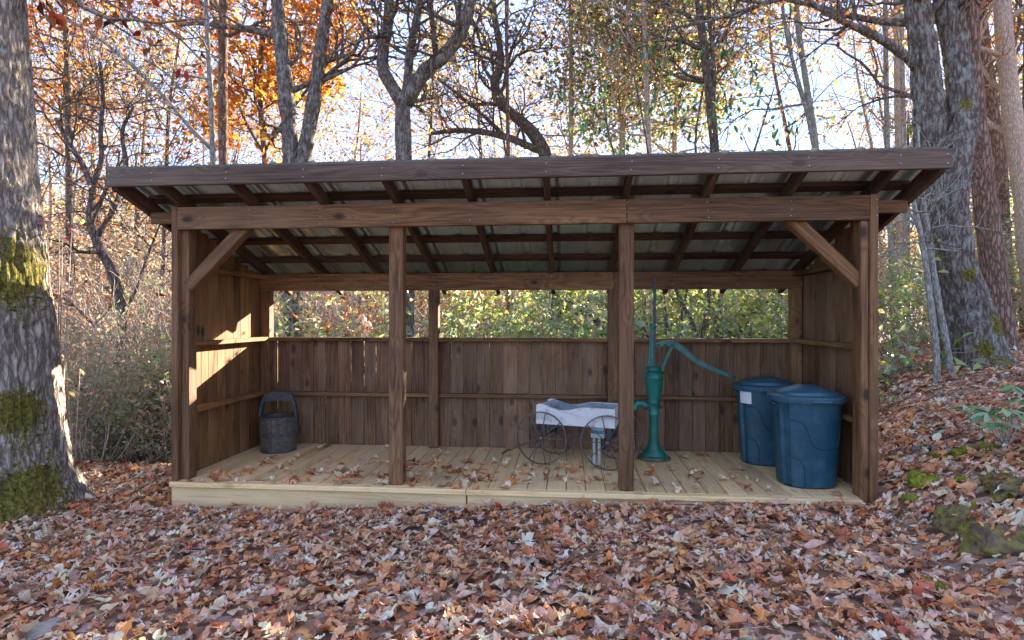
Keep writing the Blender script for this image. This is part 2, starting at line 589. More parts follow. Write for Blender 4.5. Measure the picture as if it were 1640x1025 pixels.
def clean(o, bev=0.0, ang=35, seg=1):
    """recalculate normals, optional bevel, smooth by angle"""
    bm = bmesh.new()
    bm.from_mesh(o.data)
    bmesh.ops.remove_doubles(bm, verts=bm.verts, dist=1e-5)
    bmesh.ops.recalc_face_normals(bm, faces=bm.faces)
    if bev:
        ed = [e for e in bm.edges if len(e.link_faces) == 2 and e.calc_face_angle(0) > math.radians(ang)]
        bmesh.ops.bevel(bm, geom=ed, offset=bev, segments=seg, affect='EDGES', profile=0.5)
    for e in bm.edges:
        e.smooth = not (len(e.link_faces) == 2 and e.calc_face_angle(0) > math.radians(ang))
    for f in bm.faces:
        f.smooth = True
    bm.to_mesh(o.data)
    bm.free()
    return o


BOARD = {}
WLOC = {}


def board(parent, name, a, b, w, h, mat, up=(0, 0, 1), bev=0.004):
    """a plank from a to b (world centre line); w across, h along up; local X is the grain"""
    a, b = Vector(a), Vector(b)
    L = (b - a).length
    key = (round(L, 3), round(w, 3), round(h, 3), mat.name)
    me = BOARD.get(key)
    if me is None:
        bm = bmesh.new()
        bmesh.ops.create_cube(bm, size=1.0)
        bmesh.ops.scale(bm, vec=(L, w, h), verts=bm.verts)
        if bev:
            bmesh.ops.bevel(bm, geom=list(bm.edges), offset=min(bev, w * 0.2, h * 0.2), segments=1, affect='EDGES')
        me = bpy.data.meshes.new(name)
        bm.to_mesh(me)
        bm.free()
        me.materials.append(mat)
        BOARD[key] = me
    X = (b - a).normalized()
    Z = Vector(up)
    Z = (Z - X * Z.dot(X)).normalized()
    Y = Z.cross(X)
    R = Matrix((X, Y, Z)).transposed()
    pw = WLOC.get(parent.name, Vector((0, 0, 0))) if parent else Vector((0, 0, 0))
    return link(name, me, None, parent, (a + b) / 2 - pw, R.to_quaternion())


def group_part(name, parent, loc):
    o = bpy.data.objects.new(name, None)
    COL.objects.link(o)
    o.parent = parent
    o.location = Vector(loc) - WLOC[parent.name]
    WLOC[o.name] = Vector(loc)
    o.empty_display_size = 0.1
    return o


# ------------------------------------------------------------------ ground
def gh(x, y):
    x = np.asarray(x, dtype=np.float64)
    y = np.asarray(y, dtype=np.float64)
    base = -0.03 + 0.15 * sstep(-3.2, 2.0, x)
    base = base + 0.03 * sstep(-0.6, -2.4, y)
    s = np.maximum(0, x - 1.95 + 0.25 * sstep(0.0, -2.5, y))
    hill = 0.85 * (1 - np.exp(-s / 1.6)) * (0.75 + 0.25 * sstep(-2.5, 0, y))
    drop = -1.5 * sstep(0.7, 5.0, y) * (1 - sstep(1.9, 4.0, x)) * sstep(40, 14, y)
    A = 15 - 12.5 * sstep(6, 34, x - 0.15 * y)
    far = A * sstep(16, 95, y) + 5 * sstep(95, 260, y)
    far = far + 0.9 * sstep(5, 15, x) * sstep(-3, 5, y) * sstep(40, 12, y) * 0.4
    n = 0.05 * (fbm(np.stack([x * 0.9, y * 0.9, x * 0], -1), 3) - 0.5) * sstep(-0.2, -1.0, np.minimum(y, 5) * 0 + np.where((x > -3) & (x < 2.1) & (y > -0.4) & (y < 1.6), 1.0, -2.0))
    return base + hill + drop + far + n


def axis_pts(lo, hi, step, far):
    mid = np.arange(lo, hi + 1e-6, step)
    out = []
    d = step
    x = hi
    while x < far:
        d *= 1.22
        x += d
        out.append(x)
    out2 = []
    d = step
    x = lo
    while x > -far:
        d *= 1.22
        x -= d
        out2.append(x)
    return np.concatenate([out2[::-1], mid, out])


gx = axis_pts(-6, 7, 0.14, 600)
gy = axis_pts(-4, 7, 0.14, 600)
GX, GY = np.meshgrid(gx, gy)
GV = np.stack([GX, GY, gh(GX, GY)], -1).reshape(-1, 3)
nx = len(gx)
ii = (np.arange(len(gy) - 1)[:, None] * nx + np.arange(nx - 1)[None, :]).ravel()
ground = link('ground', mesh_np('ground', GV, np.stack([ii, ii + 1, ii + nx + 1, ii + nx], -1), smooth=True), M_GROUND)
tag(ground, 'leaf covered forest floor rising to a bank beside the shed', None, None, 'structure')

# ------------------------------------------------------------------ the shed
XL, XR = -2.885, 2.035
PXS = [(-2.885, -2.781), (-1.271, -1.169), (0.359, 0.459), (1.935, 2.035)]
SL = 0.3375
PHI = math.atan(SL)
DZ = 0.16


def rz_(y):
    return 2.165 - SL * y


SB = Vector((-0.42, 0.62, 0.0))
shed = thing('open_shed', SB, 'brown stained open fronted wooden shed with slanted metal roof and pine deck', 'shed')
WLOC[shed.name] = SB
deck = group_part('deck', shed, (-0.42, 0.62, DZ))
x = XL + 0.003
k = 0
while x < XR - 0.02:
    w = min(0.137, XR - x)
    board(deck, 'plank', (x + w / 2, -0.0, DZ - 0.016), (x + w / 2, 1.292, DZ - 0.016 + random.uniform(-0.001, 0.001)), w - 0.005, 0.03, M_DECK, bev=0.003)
    x += w
    k += 1
for a, b in ((-2.892, -0.703), (-0.699, 1.932)):
    board(deck, 'edge_board', (a, -0.034, DZ - 0.019), (b, -0.034, DZ - 0.019), 0.062, 0.036, M_DECK)
    board(deck, 'riser_board', (a + 0.006, -0.026, 0.02), (b, -0.026, 0.02), 0.034, 0.2, M_DECK)
board(deck, 'riser_board', (-2.87, 0.0, 0.02), (-2.87, 1.29, 0.02), 0.034, 0.2, M_DECK)
# posts
for i, (a, b) in enumerate(PXS):
    c = (a + b) / 2
    zt = 2.168 if i in (0, 3) else 2.1
    board(shed, 'post', (c, 0.052, DZ + 0.001), (c + random.uniform(-.004, .004), 0.052, zt), b - a, 0.1, M_STAIN, up=(0, 1, 0), bev=0.006)
    ww = 0.09
    board(shed, 'post', (c, 1.248, DZ + 0.001), (c, 1.248, 1.63 if i in (1, 2) else 1.75), ww, 0.09, M_STAIN, up=(0, 1, 0), bev=0.006)
board(shed, 'corner_trim', (-2.861, -0.024, DZ + 0.001), (-2.861, -0.024, 2.17), 0.049, 0.044, M_STAIN, up=(0, 1, 0))
board(shed, 'corner_trim', (2.009, -0.024, 0.05), (2.009, -0.024, 2.17), 0.052, 0.044, M_STAIN, up=(0, 1, 0))
board(shed, 'corner_trim', (1.9585, -0.014, 0.05), (1.9585, -0.014, 1.998), 0.047, 0.026, M_STAIN, up=(0, 1, 0))
# beams
for a, b in ((-2.835, 0.405), (0.408, 1.981)):
    board(shed, 'front_beam', (a, -0.026, 2.083), (b, -0.026, 2.083), 0.046, 0.163, M_STAIN)
for a, b in ((-2.885, 0.41), (0.413, 2.035)):
    board(shed, 'back_header', (a, 1.222, 1.685), (b, 1.222, 1.685), 0.042, 0.158, M_STAIN)
for a, b in ((-3.12, -2.91), (2.06, 2.27)):
    board(shed, 'outrigger', (a, 0.07, 2.105), (b, 0.07, 2.105), 0.04, 0.085, M_STAIN)
# braces
board(shed, 'brace', (-2.80, 0.045, 1.585), (-2.345, 0.045, 2.035), 0.088, 0.088, M_STAIN, bev=0.006)
board(shed, 'brace', (1.955, 0.045, 1.585), (1.505, 0.045, 2.035), 0.088, 0.088, M_STAIN, bev=0.006)
# back wall
bw = group_part('back_wall', shed, (-0.42, 1.3, DZ))
x = XL + 0.003
while x < XR - 0.03:
    w = random.uniform(0.112, 0.13)
    w = min(w, XR - x)
    tl = random.uniform(-0.002, 0.002)
    board(bw, 'board', (x + w / 2, 1.306, DZ - 0.06), (x + w / 2 + tl, 1.306, 1.166), w - random.choice((0.001, 0.002, 0.004, 0.006)), 0.018, M_WALL, up=(0, 1, 0), bev=0.002)
    x += w
for i in range(3):
    a = PXS[i][1] - 0.004
    b = PXS[i + 1][0] + 0.004
    board(bw, 'rail', (a, 1.252, 1.154), (b, 1.252, 1.154), 0.09, 0.034, M_STAIN)
    board(bw, 'rail', (a, 1.262, 0.640), (b, 1.262, 0.640), 0.068, 0.034, M_STAIN)
# side walls
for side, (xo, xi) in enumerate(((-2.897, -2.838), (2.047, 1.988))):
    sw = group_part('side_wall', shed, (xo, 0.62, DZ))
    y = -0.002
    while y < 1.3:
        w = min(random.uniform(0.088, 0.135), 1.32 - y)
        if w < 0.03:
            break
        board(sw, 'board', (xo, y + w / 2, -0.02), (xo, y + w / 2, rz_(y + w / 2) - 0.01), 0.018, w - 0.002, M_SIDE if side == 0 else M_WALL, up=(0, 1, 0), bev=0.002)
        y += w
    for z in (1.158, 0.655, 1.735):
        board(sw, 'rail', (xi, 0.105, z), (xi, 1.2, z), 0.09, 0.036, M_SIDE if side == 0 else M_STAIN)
# roof
roof = group_part('roof', shed, (-0.42, 0.6, 2.0))
nrm = Vector((0, math.sin(PHI), math.cos(PHI)))
YF, YB = -0.276, 1.72


def on_roof(x, y, off):
    return Vector((x, y, rz_(y))) + nrm * off


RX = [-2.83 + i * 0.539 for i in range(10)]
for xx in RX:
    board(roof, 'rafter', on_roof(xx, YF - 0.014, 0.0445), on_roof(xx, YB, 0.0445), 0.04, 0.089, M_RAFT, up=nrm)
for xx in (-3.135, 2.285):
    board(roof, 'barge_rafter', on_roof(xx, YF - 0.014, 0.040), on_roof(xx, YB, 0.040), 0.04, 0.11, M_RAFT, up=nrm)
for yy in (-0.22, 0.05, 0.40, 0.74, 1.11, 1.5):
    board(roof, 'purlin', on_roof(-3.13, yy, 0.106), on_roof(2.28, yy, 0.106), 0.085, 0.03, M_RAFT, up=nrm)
for a, b in ((-3.165, 2.318),):
    board(roof, 'fascia', (a, -0.312, 2.321), (b, -0.312, 2.321), 0.038, 0.122, M_FASCIA)
RP = 0.2695
x0 = -3.185
k = 0
while x0 < 2.3:
    pts = []
    for j in range(3):
        xb = x0 + j * RP
        c = xb + RP * 0.5
        pts += [(xb, 0), (xb + RP * 0.28, 0.0), (xb + RP * 0.31, 0.004), (xb + RP * 0.34, 0), (c - 0.028, 0), (c - 0.013, 0.014), (c + 0.013, 0.014), (c + 0.028, 0), (xb + RP * 0.66, 0), (xb + RP * 0.69, 0.004), (xb + RP * 0.72, 0)]
    pts.append((x0 + 3 * RP + 0.02, 0.0016))
    pts = [(min(p[0], 2.335), p[1]) for p in pts]
    mb = MB()
    V = []
    for (yy) in (-0.345, YB + 0.05):
        for off in (0.1235, 0.1225):
            V += [tuple(on_roof(p[0], yy, off + p[1]) - Vector((x0, 0.6, 2.0))) for p in pts]
    n_ = len(pts)
    i = np.arange(n_ - 1)
    mb.add(V, np.vstack([np.stack([i, i + 1, i + 1 + 2 * n_, i + 2 * n_], -1), np.stack([i + n_, i + 3 * n_, i + 1 + 3 * n_, i + 1 + n_], -1), np.stack([i, i + n_, i + n_ + 1, i + 1], -1)]))
    o = mb.build('roof_sheet', M_METAL, roof, Vector((x0, 0.6, 2.0)) - WLOC[roof.name])
    o.data.materials.append(M_ROOFTOP)
    mi = np.ones(3 * (n_ - 1), np.int32)
    mi[n_ - 1:2 * (n_ - 1)] = 0
    o.data.polygons.foreach_set('material_index', mi)
    x0 += 3 * RP
# screw heads
def screws(name, pts, nrm_axis, r=0.0042):
    mb = MB()
    for p in pts:
        p = np.array(p)
        mb.lathe([(0, 0.0025), (r, 0.0015), (r, -0.002)], 6)
        V = mb.V[-1]
        mb.V[-1] = np.stack([V[:, 0], -V[:, 2], V[:, 1]], -1) + p
    o = mb.build(name, M_SCREW, shed, (0, 0, 0), off=SB)
    o['kind'] = 'stuff'


sp = []
for xx in RX:
    for z in (2.03, 2.08, 2.135):
        sp.append((xx + random.uniform(-.006, .006), -0.0505, z + random.uniform(-.006, .006)))
    for z in (2.295, 2.345):
        sp.append((xx + random.uniform(-.006, .006), -0.3325, z + random.uniform(-.004, .004)))
    for z in (1.65, 1.73):
        sp.append((xx + random.uniform(-.01, .01), 1.1995, z))
for xx in (-3.14, 2.29):
    for z in (2.29, 2.345):
        sp.append((xx, -0.3325, z))
screws('screw_heads', sp, 1)

# ------------------------------------------------------------------ trash cans
def can_shape(z):
    """half width x, half depth y at height z"""
    t = z / 0.6
    return 0.200 + 0.042 * t, 0.180 + 0.040 * t


def can_pt(a, z, out=0.0):
    rx, ry = can_shape(z)
    e = 2.0 / 2.5
    ca, sa = math.cos(a), math.sin(a)
    x = (rx + out) * math.copysign(abs(ca) ** e, ca)
    y = (ry + out) * math.copysign(abs(sa) ** e, sa)
    return x, y, z


def make_can():
    root = thing('trash_can', (0, 0, 0), 'x', 'trash can', 'trash cans in the shed')
    k = 72
    mb = MB()
    V = []
    zs = [0.0, 0.012, 0.03] + list(np.linspace(0.06, 0.57, 14)) + [0.585, 0.6, 0.6, 0.585]
    for q, z in enumerate(zs):
        for j in range(k):
            a = 2 * math.pi * j / k
            out = -0.012 if q == 0 else 0
            if q == len(zs) - 2:
                out = -0.012
            if q == len(zs) - 1:
                out = -0.015
            # recessed wheel channel with a vertical step
            da = abs((a - math.radians(212) + math.pi) % (2 * math.pi) - math.pi)
            if z < 0.56:
                out -= 0.020 * max(0, min(1, (0.20 - da) / 0.06))
            V.append(can_pt(a, z, out))
    n = len(zs)
    i = np.arange(n - 1)[:, None] * k
    j = np.arange(k)[None, :]
    mb.add(V, np.stack([i + j, i + (j + 1) % k, i + k + (j + 1) % k, i + k + j], -1).reshape(-1, 4))
    mb.add([can_pt(2 * math.pi * q / k, 0.0, -0.012) for q in range(k)] + [(0, 0, 0.0)], None, [((q + 1) % k, q, k) for q in range(k)])
    o = mb.build('body', M_CAN, root)
    clean(o, 0, 30)
    # moulded S shaped grooves, upper and lower, as tubes with groove shade painted in
    def groove(pts):
        g = MB()
        P = []
        pts = np.array(pts, dtype=float)
        t = np.linspace(0, len(pts) - 1, 40)
        ang = np.interp(t, range(len(pts)), pts[:, 0])
        zz = np.interp(t, range(len(pts)), pts[:, 1])
        for _ in range(3):
            ang[1:-1] = (ang[:-2] + 2 * ang[1:-1] + ang[2:]) / 4
            zz[1:-1] = (zz[:-2] + 2 * zz[1:-1] + zz[2:]) / 4
        P = [can_pt(math.radians(a), z, 0.0008) for a, z in zip(ang, zz)]
        g.tube(P, 0.0036, 5)
        g.build('moulded_line', M_CANDK, root, smooth=True)
    groove([(228, 0.455), (240, 0.455), (252, 0.44), (258, 0.40), (262, 0.33), (268, 0.28), (278, 0.265), (300, 0.263), (312, 0.275), (318, 0.32), (322, 0.40)])
    groove([(228, 0.20), (236, 0.20), (245, 0.19), (252, 0.15), (254, 0.09), (254, 0.02)])
    # lid
    lid = MB()
    V = []
    prof = [(0.004, 0.572), (0.022, 0.572), (0.026, 0.585), (0.026, 0.606), (0.020, 0.613), (-0.004, 0.615), (-0.012, 0.617), (-0.022, 0.620), (-0.030, 0.636), (-0.042, 0.642), (-0.08, 0.652), (-0.13, 0.661), (-0.17, 0.666), (-0.21, 0.668)]
    for o_, z in prof:
        for j in range(k):
            a = 2 * math.pi * j / k
            zz = z
            x, y, _ = can_pt(a, 0.6, o_)
            if o_ < -0.02:
                rx, ry = can_shape(0.6)
                f = max(0.0, 1 - abs(x - 0.01) / 0.085)
                zz += 0.010 * min(1, f * 3) * min(1, (-o_ - 0.02) * 14)
                f2 = max(0, (abs(x) - 0.11)) * 0.05
                zz -= f2
            V.append((x, y, zz))
    n = len(prof)
    i = np.arange(n - 1)[:, None] * k
    j = np.arange(k)[None, :]
    lid.add(V, np.stack([i + j, i + (j + 1) % k, i + k + (j + 1) % k, i + k + j], -1).reshape(-1, 4))
    top = [(V[(n - 1) * k + q]) for q in range(k)]
    lid.add(top + [(0, 0, 0.680)], None, [(q, (q + 1) % k, k) for q in range(k)])
    lo = lid.build('lid', M_LID, root)
    clean(lo, 0, 28)
    lat = MB()
    for a0 in (275, 95):
        P = [can_pt(math.radians(a0 + d), 0.586, 0.030) for d in range(-12, 13, 3)]
        lat.tube(P, 0.011, 6)
        lat.build('latch', M_LID, root, smooth=True)
        lat = MB()
    for a0 in (2, 182):
        g = MB()
        P = [can_pt(math.radians(a0 + d), 0.548 + 0.012 * math.cos(math.radians(d * 9)), 0.012 + 0.016 * math.cos(math.radians(d * 9))) for d in range(-10, 11, 2)]
        g.tube(P, 0.008, 6)
        g.build('handle', M_CAN, root, smooth=True)
    return root


def dup(root, loc, rz, label):
    r = root.copy()
    COL.objects.link(r)
    r.location = loc
    r.rotation_euler = (0, 0, rz)
    r['label'] = label
    for ch in list(root.children):
        c = ch.copy()
        COL.objects.link(c)
        c.parent = r
    return r


can1 = make_can()
can1.location = (1.722, 0.335, DZ + 0.001)
can1['label'] = 'navy blue lidded trash can at the deck edge beside the corner post'
can1.scale = (0.95, 0.95, 1.05)
can2 = dup(can1, (1.64, 0.955, DZ + 0.001), math.radians(-10), 'navy blue lidded trash can with white sticker, standing behind the nearer can')
can2.scale = (0.95, 0.95, 1.05)
st = MB()
A = np.linspace(math.radians(207), math.radians(240), 8)
V = [can_pt(a, z, 0.0025) for z in (0.475, 0.566) for a in A] + [can_pt(a, z, -0.001) for z in (0.475, 0.566) for a in A]
V = [(x * 1.0, y * 1.0, z) for x, y, z in V]
i = np.arange(7)
st.add(V, np.vstack([np.stack([i, i + 1, i + 9, i + 8], -1), np.stack([i + 16, i + 24, i + 25, i + 17], -1)]))
so = st.build('sticker', M_LABEL, can2)
so['label'] = 'white rectangular sticker under the lid rim'

# ------------------------------------------------------------------ hand pump
PB = (0.735, 0.985, DZ)
pump = thing('hand_pump', PB, 'tall green cast iron hand water pump with long curved lever', 'water pump')
pk = 5.13 / 950.0  # metres per photo pixel at the pump


def pz(py):
    return EYE - (py - HOR) * pk - DZ


def px_(px):
    return (px - 1043) * pk


mb = MB()
mb.lathe([(0.0, 0.0), (0.132, 0.0), (0.134, 0.012), (0.128, 0.026), (0.112, 0.032), (0.100, 0.036), (0.092, 0.055), (0.070, 0.085), (0.052, 0.115), (0.045, 0.15)], 40)
o = mb.build('base_flange', M_GREEN, pump)
clean(o, 0, 40)
mb = MB()
mb.lathe([(0.112, 0.001), (0.138, 0.001), (0.140, 0.009), (0.137, 0.017), (0.125, 0.02)], 40)
clean(mb.build('rusty_rim', M_RUST, pump), 0, 40)
mb = MB()
c0 = pz(642)
mb.lathe([(0.045, 0.14), (0.039, 0.20), (0.037, 0.36), (0.038, c0 - 0.11), (0.047, c0 - 0.105), (0.047, c0 - 0.09), (0.043, c0 - 0.085), (0.044, c0 - 0.02), (0.053, c0 + 0.0), (0.053, c0 + 0.012), (0.048, c0 + 0.018)], 32)
clean(mb.build('column', M_GREEN, pump), 0, 40)
mb = MB()
z1 = pz(603)
mb.lathe([(0.048, c0 + 0.01), (0.052, c0 + 0.05), (0.068, c0 + 0.12), (0.076, z1 - 0.008), (0.080, z1), (0.080, z1 + 0.012), (0.076, z1 + 0.018), (0.070, z1 + 0.035), (0.056, z1 + 0.052), (0.050, z1 + 0.058), (0.064, z1 + 0.060), (0.066, z1 + 0.085), (0.060, z1 + 0.092), (0.03, z1 + 0.098), (0, z1 + 0.098)], 36)
clean(mb.build('cylinder_head', M_GREEN, pump), 0, 40)
zc = z1 + 0.095
mb = MB()   # upright guide: two flanges and a web
zt = pz(521)
for xa, xb in ((-0.034, -0.006),):
    mb.prism([(-0.048, zc - 0.02), (0.004, zc - 0.02), (0.002, zt), (-0.020, zt)], 'y', -0.008, 0.008)
mb.V[-1] = mb.V[-1]
mb.add(mb.V[-1][:4], [(3, 2, 1, 0)])
mb.add(mb.V[0][4:], [(0, 1, 2, 3)])
mb.tube([(-0.044, -0.0, zc - 0.02), (-0.034, 0, zc + 0.12), (-0.022, 0, zt)], [0.013, 0.012, 0.010], 8)
mb.tube([(0.002, -0.0, zc - 0.02), (0.0, 0, zc + 0.12), (-0.002, 0, zt)], [0.011, 0.010, 0.009], 8)
mb.lathe([(0.0, zt - 0.018), (0.03, zt - 0.016), (0.032, zt + 0.004), (0.026, zt + 0.014), (0, zt + 0.016)], 14, (-0.008, 0, 0))
clean(mb.build('rod_guide', M_GREEN, pump), 0, 45)
mb = MB()
mb.box((-0.005, -0.012, zc - 0.05), (0.016, 0.012, pz(445)))
o = mb.build('pump_rod', M_STEEL, pump)
clean(o, 0.003)
mb = MB()   # prop link from head to lever pivot
xa, za, xb, zb = 0.055, zc - 0.02, px_(1072), pz(551)
mb.prism([(xa - 0.012, za), (xa + 0.028, za), (xb + 0.014, zb), (xb - 0.012, zb)], 'y', -0.012, 0.012)
mb.add(mb.V[0][:4], [(3, 2, 1, 0)])
mb.add(mb.V[0][4:], [(0, 1, 2, 3)])
mb.tube([(xa + 0.01, -0.02, za), (xa + 0.01, 0.02, za)], 0.024, 10)
clean(mb.build('fulcrum_link', M_GREEN, pump), 0.003)
mb = MB()   # lever
ctrl = [(1047, 553), (1058, 549), (1072, 549), (1084, 556), (1102, 572), (1122, 584), (1146, 594), (1166, 601)]
P = np.array([(px_(a), 0, pz(b)) for a, b in ctrl])
t = np.linspace(0, len(P) - 1, 50)
P = np.stack([np.interp(t, range(len(ctrl)), P[:, q]) for q in range(3)], -1)
for _ in range(4):
    P[1:-1] = (P[:-2] + 2 * P[1:-1] + P[2:]) / 4
hw = np.interp(t, [0, 2, 3, 6, 7], [0.018, 0.024, 0.026, 0.016, 0.013])
T = np.gradient(P, axis=0)
T /= np.linalg.norm(T, axis=1)[:, None]
N = np.stack([-T[:, 2], T[:, 1], T[:, 0]], -1)
for yy, sc in ((0.006, 1.0), (0.014, -0.35)):
    pass
ring = []
for yy, f in ((-0.014, 1), (-0.014, 0.72), (-0.005, 0.66), (-0.005, -0.66), (-0.014, -0.72), (-0.014, -1), (0.014, -1), (0.014, -0.72), (0.005, -0.66), (0.005, 0.66), (0.014, 0.72), (0.014, 1)):
    ring.append(P + N * (hw * f)[:, None] + np.array([0, yy, 0]))
V = np.stack(ring, 1).reshape(-1, 3)
kk = len(ring)
i = np.arange(len(P) - 1)[:, None] * kk
j = np.arange(kk)[None, :]
mb.add(V, np.stack([i + j, i + (j + 1) % kk, i + kk + (j + 1) % kk, i + kk + j], -1).reshape(-1, 4))
lev = mb.build('lever', M_GREEN, pump)
clean(lev, 0, 40)
mb = MB()
e = P[-1]
mb.tube([P[-4], P[-1], e + T[-1] * 0.012], [0.012, 0.013, 0.006], 10)
mb.build('lever_grip', M_STEEL, pump, smooth=True)
for q, (a, b) in enumerate(((1050, 552), (1060, 551), (1071, 552), (1058, 596))):
    mb = MB()
    mb.tube([(px_(a), -0.03, pz(b)), (px_(a), 0.03, pz(b))], 0.008, 8)
    mb.build('bolt', M_STEEL, pump)
mb = MB()   # spout
zs_ = pz(647)
P = [(-0.02, 0, zs_ - 0.02), (-0.06, -0.004, zs_ - 0.005), (-0.10, -0.008, zs_ + 0.018), (-0.135, -0.012, zs_ + 0.018), (-0.158, -0.014, zs_ - 0.004), (-0.164, -0.015, zs_ - 0.035)]
mb.tube(P, [0.028, 0.029, 0.028, 0.027, 0.027, 0.030], 14)
clean(mb.build('spout', M_GREEN, pump), 0, 50)
for s in (-1, 1):
    mb = MB()
    mb.tube([(s * 0.045, -0.02, zs_ - 0.006), (s * 0.066, -0.03, zs_ - 0.006)], [0.015, 0.013], 8)
    mb.build('flange_bolt', M_STEEL, pump)
mb = MB()
mb.tube([(0.028, -0.035, pz(721)), (0.036, -0.062, pz(721))], [0.023, 0.021], 12)
mb.build('drain_plug', M_RUST, pump)

# ------------------------------------------------------------------ bucket
BK = (-2.585, 0.985, DZ + 0.001)
buck = thing('well_bucket', BK, 'dark weathered wooden well bucket with arched carrying handle in the corner', 'bucket', rz=math.radians(6))
ns = 16
for q in range(ns):
    a0 = 2 * math.pi * q / ns
    a1 = 2 * math.pi * (q + 1) / ns - 0.018
    A = np.linspace(a0, a1, 4)
    V = []
    zz = [0, 0.08, 0.16, 0.24, 0.315]
    rr = [0.146, 0.156, 0.163, 0.166, 0.161]
    for z, r in zip(zz, rr):
        for rad in (r, r - 0.018):
            V += [(rad * math.cos(a), rad * math.sin(a), z) for a in A]
    Q = []
    for s in range(len(zz) - 1):
        b0, b1 = s * 8, (s + 1) * 8
        for c in range(3):
            Q += [(b0 + c, b0 + c + 1, b1 + c + 1, b1 + c), (b0 + 4 + c, b1 + 4 + c, b1 + 5 + c, b0 + 5 + c)]
        Q += [(b0, b1, b1 + 4, b0 + 4), (b0 + 3, b0 + 7, b1 + 7, b1 + 3)]
    t0 = (len(zz) - 1) * 8
    for c in range(3):
        Q += [(t0 + c, t0 + c + 1, t0 + 5 + c, t0 + 4 + c)]
    mb = MB()
    mb.add(V, Q)
    clean(mb.build('stave', M_BUCKET, buck), 0, 40)
for z, r, rw in ((0.165, 0.1655, 0.011), (0.306, 0.164, 0.010), (0.014, 0.149, 0.010)):
    mb = MB()
    mb.lathe([(r - 0.005, z - rw), (r + 0.004, z - rw), (r + 0.0055, z), (r + 0.004, z + rw), (r - 0.005, z + rw)], 40)
    clean(mb.build('hoop', M_BUCKRIM, buck), 0, 50)
mb = MB()
mb.lathe([(0, 0.03), (0.14, 0.03)], 30)
mb.build('bottom', M_BUCKET, buck)
for s in (-1, 1):
    mb = MB()
    P = np.array([(s * 0.162, 0, 0.26), (s * 0.160, 0, 0.33), (s * 0.147, 0, 0.41), (s * 0.125, 0, 0.475), (s * 0.106, 0, 0.512)])
    V = []
    for p, w in zip(P, (0.030, 0.030, 0.026, 0.023, 0.021)):
        for dx, dy in ((-0.011, -w), (0.011, -w), (0.011, w), (-0.011, w)):
            V.append((p[0] + dx, dy, p[2]))
    Q = []
    for r in range(4):
        for c in range(4):
            Q.append((r * 4 + c, r * 4 + (c + 1) % 4, r * 4 + 4 + (c + 1) % 4, r * 4 + 4 + c))
    Q += [(3, 2, 1, 0), (16, 17, 18, 19)]
    mb.add(V, Q)
    clean(mb.build('upright', M_BUCKRIM, buck), 0.004)
mb = MB()
up = [(x, 0.508 + 0.024 * math.cos(x / 0.112 * math.pi / 2) + 0.002 * math.sin(x * 90)) for x in np.linspace(0.112, -0.112, 13)]
dn = [(x, 0.444 + 0.018 * math.exp(-(x / 0.035) ** 2)) for x in np.linspace(-0.122, 0.122, 13)]
outl = up + dn
n_ = mb.prism(outl, 'y', -0.014, 0.014)
o = mb.build('crossbar', M_BUCKRIM, buck)
bm = bmesh.new()
bm.from_mesh(o.data)
bm.verts.ensure_lookup_table()
bm.faces.new([bm.verts[q] for q in range(n_)])
bm.faces.new([bm.verts[n_ + q] for q in range(n_)])
bmesh.ops.triangulate(bm, faces=[f for f in bm.faces if len(f.verts) > 4])
bm.to_mesh(o.data)
bm.free()
clean(o, 0, 40)

# ------------------------------------------------------------------ flower wagon
WR = math.radians(-15)
wag = thing('garden_wagon', (0.105, 0.82, DZ), 'white wooden planter wagon on thin spoked iron wheels', 'wagon', rz=WR)
LX, LY, WRAD = 0.272, 0.165, 0.215


def side_outline():
    pts = [(-0.325, 0.325), (0.325, 0.325), (0.325, 0.475)]
    for x, z in ((0.10, 0.478), (0.06, 0.476), (0.01, 0.463), (-0.05, 0.450), (-0.10, 0.445), (-0.15, 0.448), (-0.20, 0.460), (-0.24, 0.478), (-0.265, 0.488), (-0.30, 0.490), (-0.325, 0.478)):
        pts.append((x, z))
    return pts


for y0, y1 in ((-0.17, -0.152), (0.152, 0.17)):
    mb = MB()
    n_ = mb.prism(side_outline(), 'y', y0, y1)
    o = mb.build('side_panel', M_WHITE, wag)
    bm = bmesh.new()
    bm.from_mesh(o.data)
    bm.verts.ensure_lookup_table()
    f1 = bm.faces.new([bm.verts[q] for q in range(n_)])
    f2 = bm.faces.new([bm.verts[n_ + q] for q in range(n_)])
    bmesh.ops.triangulate(bm, faces=[f1, f2])
    bm.to_mesh(o.data)
    bm.free()
    clean(o, 0, 35)
for x0_ in (-0.324, 0.306):
    mb = MB()
    mb.box((x0_, -0.1515, 0.327), (x0_ + 0.018, 0.1515, 0.474))
    clean(mb.build('end_panel', M_WHITE, wag), 0.003)
mb = MB()
mb.box((-0.3, -0.1505, 0.328), (0.3, 0.1505, 0.345))
mb.build('floor_panel', M_LINER, wag)
for y0 in (-0.1512, 0.1488):
    mb = MB()
    o2 = [(x, z - 0.004) for x, z in side_outline()]
    n_ = mb.prism([(x * 0.92, z) for x, z in o2], 'y', y0, y0 + 0.0024)
    o = mb.build('liner', M_LINER, wag)
    bm = bmesh.new()
    bm.from_mesh(o.data)
    bm.verts.ensure_lookup_table()
    ff = [bm.faces.new([bm.verts[q] for q in range(n_)]), bm.faces.new([bm.verts[n_ + q] for q in range(n_)])]
    bmesh.ops.triangulate(bm, faces=ff)
    bm.to_mesh(o.data)
    bm.free()
WH = {}
